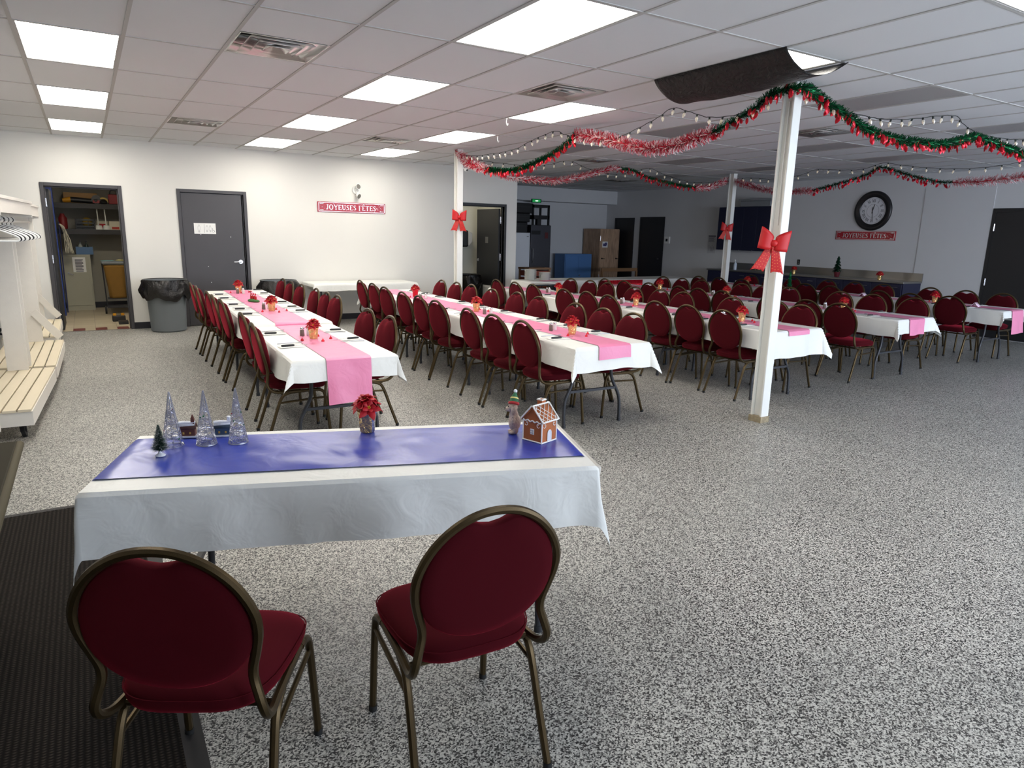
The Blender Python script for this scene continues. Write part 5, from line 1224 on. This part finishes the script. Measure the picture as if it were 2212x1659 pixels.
t = thing('exit_sign', 'small green lit exit sign above the dark cases', 'exit sign', (10.62, 16.045, 2.52)); MB().bb(-.16, .16, -.02, .0, -.05, .05).build('housing', M_GREENFOIL, t); MB().bb(-.13, .13, -.023, -.02, -.035, .035).build('lit_face', mat('exit_green', (40, 180, 90), .5, emit=(40, 200, 100), estr=.25), t); MB().bb(-.035, .05, -.025, -.023, -.012, .012).build('pictogram', mat('exit_white', (235, 255, 240), .5, emit=(235, 255, 240), estr=1.5), t)
t = thing('storage_cabinet', 'blue two-door metal cabinet in the alcove', 'cabinet', (11.98, 15.8, 0)); MB().bb(-.48, .48, .02, .5, .0, 1.10).build('body', M_BLUECAB, t, bevel=.004)
for s_ in (-1, 1): q = MB().bb(min(0, s_*.465)+.002, max(0, s_*.465)-.002, 0, .02, .08, 1.06).build('door', M_BLUECAB, t, bevel=.003)
MB().cyl((.03, 0, .50), (.03, -.03, .50), .02).bb(-.03, -.015, -.012, 0, .2, .42).build('latch', M_CHROME, t)
t = thing('wood_locker', 'tall wood-grain two-door locker in the alcove', 'locker', (12.97, 15.66, 0)); MB().bb(-.36, .36, .02, .78, 0, 1.82).build('body', M_LOCK, t)
for s_ in (-1, 1):
    q = MB().bb(min(0, s_*.355)+.002, max(0, s_*.355)-.002, 0, .02, .05, 1.81).build('door', M_LOCK, t); hx = -.27 if s_ < 0 else .26
    MB().cyl((hx, 0, .98), (hx, -.03, .98), .022).tube([(hx, -.03, .98), (hx+.09, -.03, .975)], .010).build('handle', M_BLACK, q)
for z in (1.55, .45): MB().cyl((-.355, -.012, z-.07), (-.355, -.012, z+.07), .010).build('hinge', M_CHROME, t)
t = thing('posted_sheet', 'small white printed sheet on the wood locker', 'notice', (12.80, 15.657, 1.38)); MB().bb(-.10, .10, -.002, 0, -.085, .085).build('sheet', M_PAPER, t); MB().bb(-.07, .05, -.003, -.002, -.05, .03).bb(-.01, .07, -.0032, -.002, -.02, .055).build('print', mat('print_blue', (70, 66, 110), .8), t)
t = thing('wooden_bench', 'wooden bench with a plain top rail in front of the alcove doors', 'bench', (12.15, 14.2, 0))
MB().bb(-.62, .62, -.02, .02, .70, .79).build('top_rail', M_WOOD, t, bevel=.003); MB().bb(-.62, .62, -.36, .0, .40, .43).build('seat', M_WOOD, t)
for x in (-.60, .60): MB().bb(x-.025, x+.025, -.025, .025, 0, .72).build('post', M_WOOD, t); MB().bb(x-.025, x+.025, -.36, -.31, 0, .40).build('leg', M_WOOD, t)
def notice(loc, rz, w_, h_, label, tone):
    t = thing('notice', label, 'notice', loc, rz); MB().bb(-w_, w_, -.004, 0, -h_, h_).build('sheet', mat('notice_paper_%d' % tone, (tone, tone, tone+2), .8), t); m = MB(); nk = mat('notice_ink', (84, 82, 96), .8)
    m.bb(-w_*.85, w_*.85, -.005, -.004, h_*.82, h_*.95)
    for k in range(5): m.bb(-w_*.8, w_*(.7-.2*(k % 2)), -.005, -.004, h_*(.7-.11*k), h_*(.74-.11*k))
    for k in range(4): m.tube([(-w_*.6+w_*.38*k, -.0045, h_*(-.1-.15*(k % 2))), (-w_*.5+w_*.3*k, -.0045, -h_*.8)], .004, 4)
    m.build('print', nk, t)
notice((11.25, YF, 1.55), 0, .11, .20, 'grey printed notice on the wall beside the dark refrigerator', 196)
notice((XR, 12.28, 1.48), -PI/2, .135, .225, 'pale notice with a floor plan left of the dark kitchen cabinets', 190)
t = thing('alarm_panel', 'small white alarm panel with a dark button beside the black door', 'panel', (XR, 13.86, 1.55), -PI/2); MB().bb(-.10, .10, -.03, 0, -.09, .09).build('box', M_WHITE, t, bevel=.004); MB().bb(-.035, .035, -.034, -.03, -.035, .035).build('button', M_BLACK, t)
# buffet tables under one long cloth
BY = 11.05
for k, x in enumerate((8.70, 10.54)):
    place_table(x, BY+.2, .745, PI/2, 'folding table under the %s half of the long buffet cloth' % ('left' if k == 0 else 'right'), 'buffet tables')
o = drape(.76, 3.70, .745, .05, .40, .04, .04, seed=40, wave=.012).build('tablecloth', M_CLOTH, None, (9.62, BY+.2, 0), (0, 0, -PI/2)); 
tag(o, 'long white buffet cloth in front of the alcove', 'tablecloth', 'white table covers')
for v in (1,): pass
t = place_table(7.35, 11.0, .745, PI/2, 'short white serving table by the wall corner, holding the plates', None, 1); t.scale = (.95, .36, 1)
o = drape(.70, .68, .752, .05, .16, .02, .05, seed=44, wave=.01).build('tablecloth', M_CLOTH, None, (7.35, 11.0, 0), (0, 0, PI)); tag(o, 'small white cloth on the serving table with the plates', 'tablecloth', 'white table covers')
def stack(x, y, r, n, label):
    t = thing('plate_stack', label, 'plates', (x, y, .762), 0, 'stacks of white plates')
    for k in range(n): 
        if k == 0: p = MB().lathe([(r*.62, 0), (r*.66, .004), (r*.95, .012), (r, .016), (r*.94, .0165), (r*.6, .008), (.001, .008)], 28, cap=False).build('plate', M_WHITE, t)
        else: copy_part(p, t, (random.uniform(-.002, .002), 0, k*.0132))
stack(7.28, 11.12, .12, 15, 'taller stack of white plates on the serving table')
stack(7.52, 10.98, .12, 11, 'shorter stack of white plates on the serving table')
o = MB().bb(-.22, .22, -.08, .08, 0, .003).build('napkin_cloth', M_PINK, None, (7.52, 10.78, .764), (0, 0, .1)); tag(o, 'pink strip lying before the plates on the serving table', 'table runner')
t = thing('crate_stack', 'reddish wooden crate behind the plates', 'crate', (8.55, 12.9, 0)); m = MB()
for k in range(5): m.bb(-.28, .28, -.2, .2, .12+.15*k, .23+.15*k)
m.build('slats', mat('red_wood', (128, 58, 38), .6, var=.2), t); MB().bb(-.30, .30, -.22, .22, .86, .90).build('lid', M_WOOD, t)
m = MB()
for sx in (-.27, .27):
    for sy in (-.19, .19): m.bb(sx-.02, sx+.02, sy-.02, sy+.02, 0, .86)
m.build('corner_posts', M_WOOD, t)
# red foil banner on the buffet front
t = thing('foil_banner', 'red foil banner hung on the front of the buffet cloth', 'banner', (9.32, BY-.235, .645)); 
m = MB().grid(lambda u, v: (-.575+1.15*u, -.004+.008*math.sin(u*130), .10-.22*v), 160, 2); m.build('foil_fringe', M_REDFOIL, t, solid=.001)
g_ = MB(); random.seed(6)
for k in range(14): x = -.25+.035*k; g_.tube(cr([(x, -.018, -.03), (x+.012, -.018, .03+random.uniform(-.01, .02)), (x+.03, -.018, -.02+random.uniform(-.02, .02))], 4), .004, 5)
g_.build('gold_script', M_GOLD, t)
# ================================================================ kitchenette along the right wall
t = thing('kitchen_counter', 'long stainless counter over dark navy cabinets along the right wall', 'counter', (XR-.022, 6.98, 0)); L = 4.80
MB().bb(-.64, 0, 0, L, .875, .91).build('counter_top', M_STEEL, t, bevel=.006); MB().bb(-.02, 0, 0, L, .91, 1.06).build('backsplash', M_STEEL, t)
MB().bb(-.60, 0, .02, L-.02, .1, .875).bb(-.55, 0, .02, L-.02, 0, .1).build('cabinet_body', M_NAVY, t)
for k in range(8): q = MB().bb(-.618, -.60, .04+k*.593, .04+k*.593+.58, .12, .86).build('door', M_NAVY, t, bevel=.003); MB().tube([(-.618, .1+k*.593, .80), (-.64, .1+k*.593, .80), (-.64, .22+k*.593, .80), (-.618, .22+k*.593, .80)], .006).build('handle', M_CHROME, q)
t = thing('upper_cabinet', 'dark navy wall cabinets left of the near column top', 'cabinet', (XR-.022, 10.28, 1.36)); MB().bb(-.33, 0, 0, 1.52, 0, 1.0).build('body', M_NAVY, t)
for k in range(4): q = MB().bb(-.348, -.33, .005+k*.38, .375+k*.38, .005, .995).build('door', mat('navy_door', (20, 22, 50), .4), t, bevel=.003); MB().ell((-.36, .05+k*.38, -.0), (.012, .012, .014), 5).build('knob', M_CHROME, q)
t = thing('storage_tub', 'grey lidded tub on top of the navy wall cabinets', 'tub', (XR-.20, 10.78, 2.361)); MB().bb(-.14, .14, -.42, .42, 0, .13).build('tub', mat('tub_grey', (128, 130, 134), .5), t, bevel=.01); MB().bb(-.16, .16, -.46, .46, .13, .17).build('lid', mat('tub_grey', (128, 130, 134), .5), t, bevel=.006)
for x, y, h_, c_, s in ((13.0, 11.05, .23, (196, 206, 220), 'clear soap pump bottle on the counter by the kitchen column'), (13.05, 11.35, .20, (90, 130, 190), 'blue detergent bottle on the counter by the kitchen column')):
    t = thing('soap_bottle', s, 'bottle', (x, y, .911)); MB().lathe([(.035, 0), (.038, .02), (.036, h_*.6), (.012, h_*.75), (.012, h_*.85)], 14).build('bottle', mat('soap_%d' % c_[0], c_, .2), t); MB().cyl((0, 0, h_*.85), (0, 0, h_), .008).bar((0, 0, h_), (-.04, 0, h_), .012, .01).build('pump', M_WHITE, t)
put(POT, 'pot', (12.96, 9.42, .911), 2.0, 'red poinsettia in gold foil, left one on the stainless counter', 'flower pot', 'poinsettia centrepieces')
put(POT, 'pot', (12.96, 7.52, .911), 4.0, 'red poinsettia in gold foil at the right end of the stainless counter', 'flower pot', 'poinsettia centrepieces')
for x, y, s_ in ((4.15, 6.92, 'at the corner of the lit panel above the middle row'), (4.80, 8.22, 'at the corner of the lit panel near the back wall')):
    t = thing('ceiling_hook', 'small white ceiling hook '+s_, 'hook', (x, y, HC-.005)); MB().cyl((0, 0, 0), (0, 0, -.012), .012, n=10).tube(cr([(0, 0, -.01), (0, 0, -.05), (.012, 0, -.075), (.02, 0, -.055)], 4), .006, 6).build('hook', M_WHITE, t)
t = thing('security_camera', 'small white dome camera at the top of the column by the back wall', 'camera', (5.21, 9.90, 2.60)); MB().ell((0, 0, 0), (.03, .03, .03), 8).bar((0, .0, .0), (-.04, .02, .02), .015, .015).build('body', M_WHITE, t); MB().ell((.006, -.018, -.008), (.017, .017, .017), 6).build('lens', M_BLACK, t)
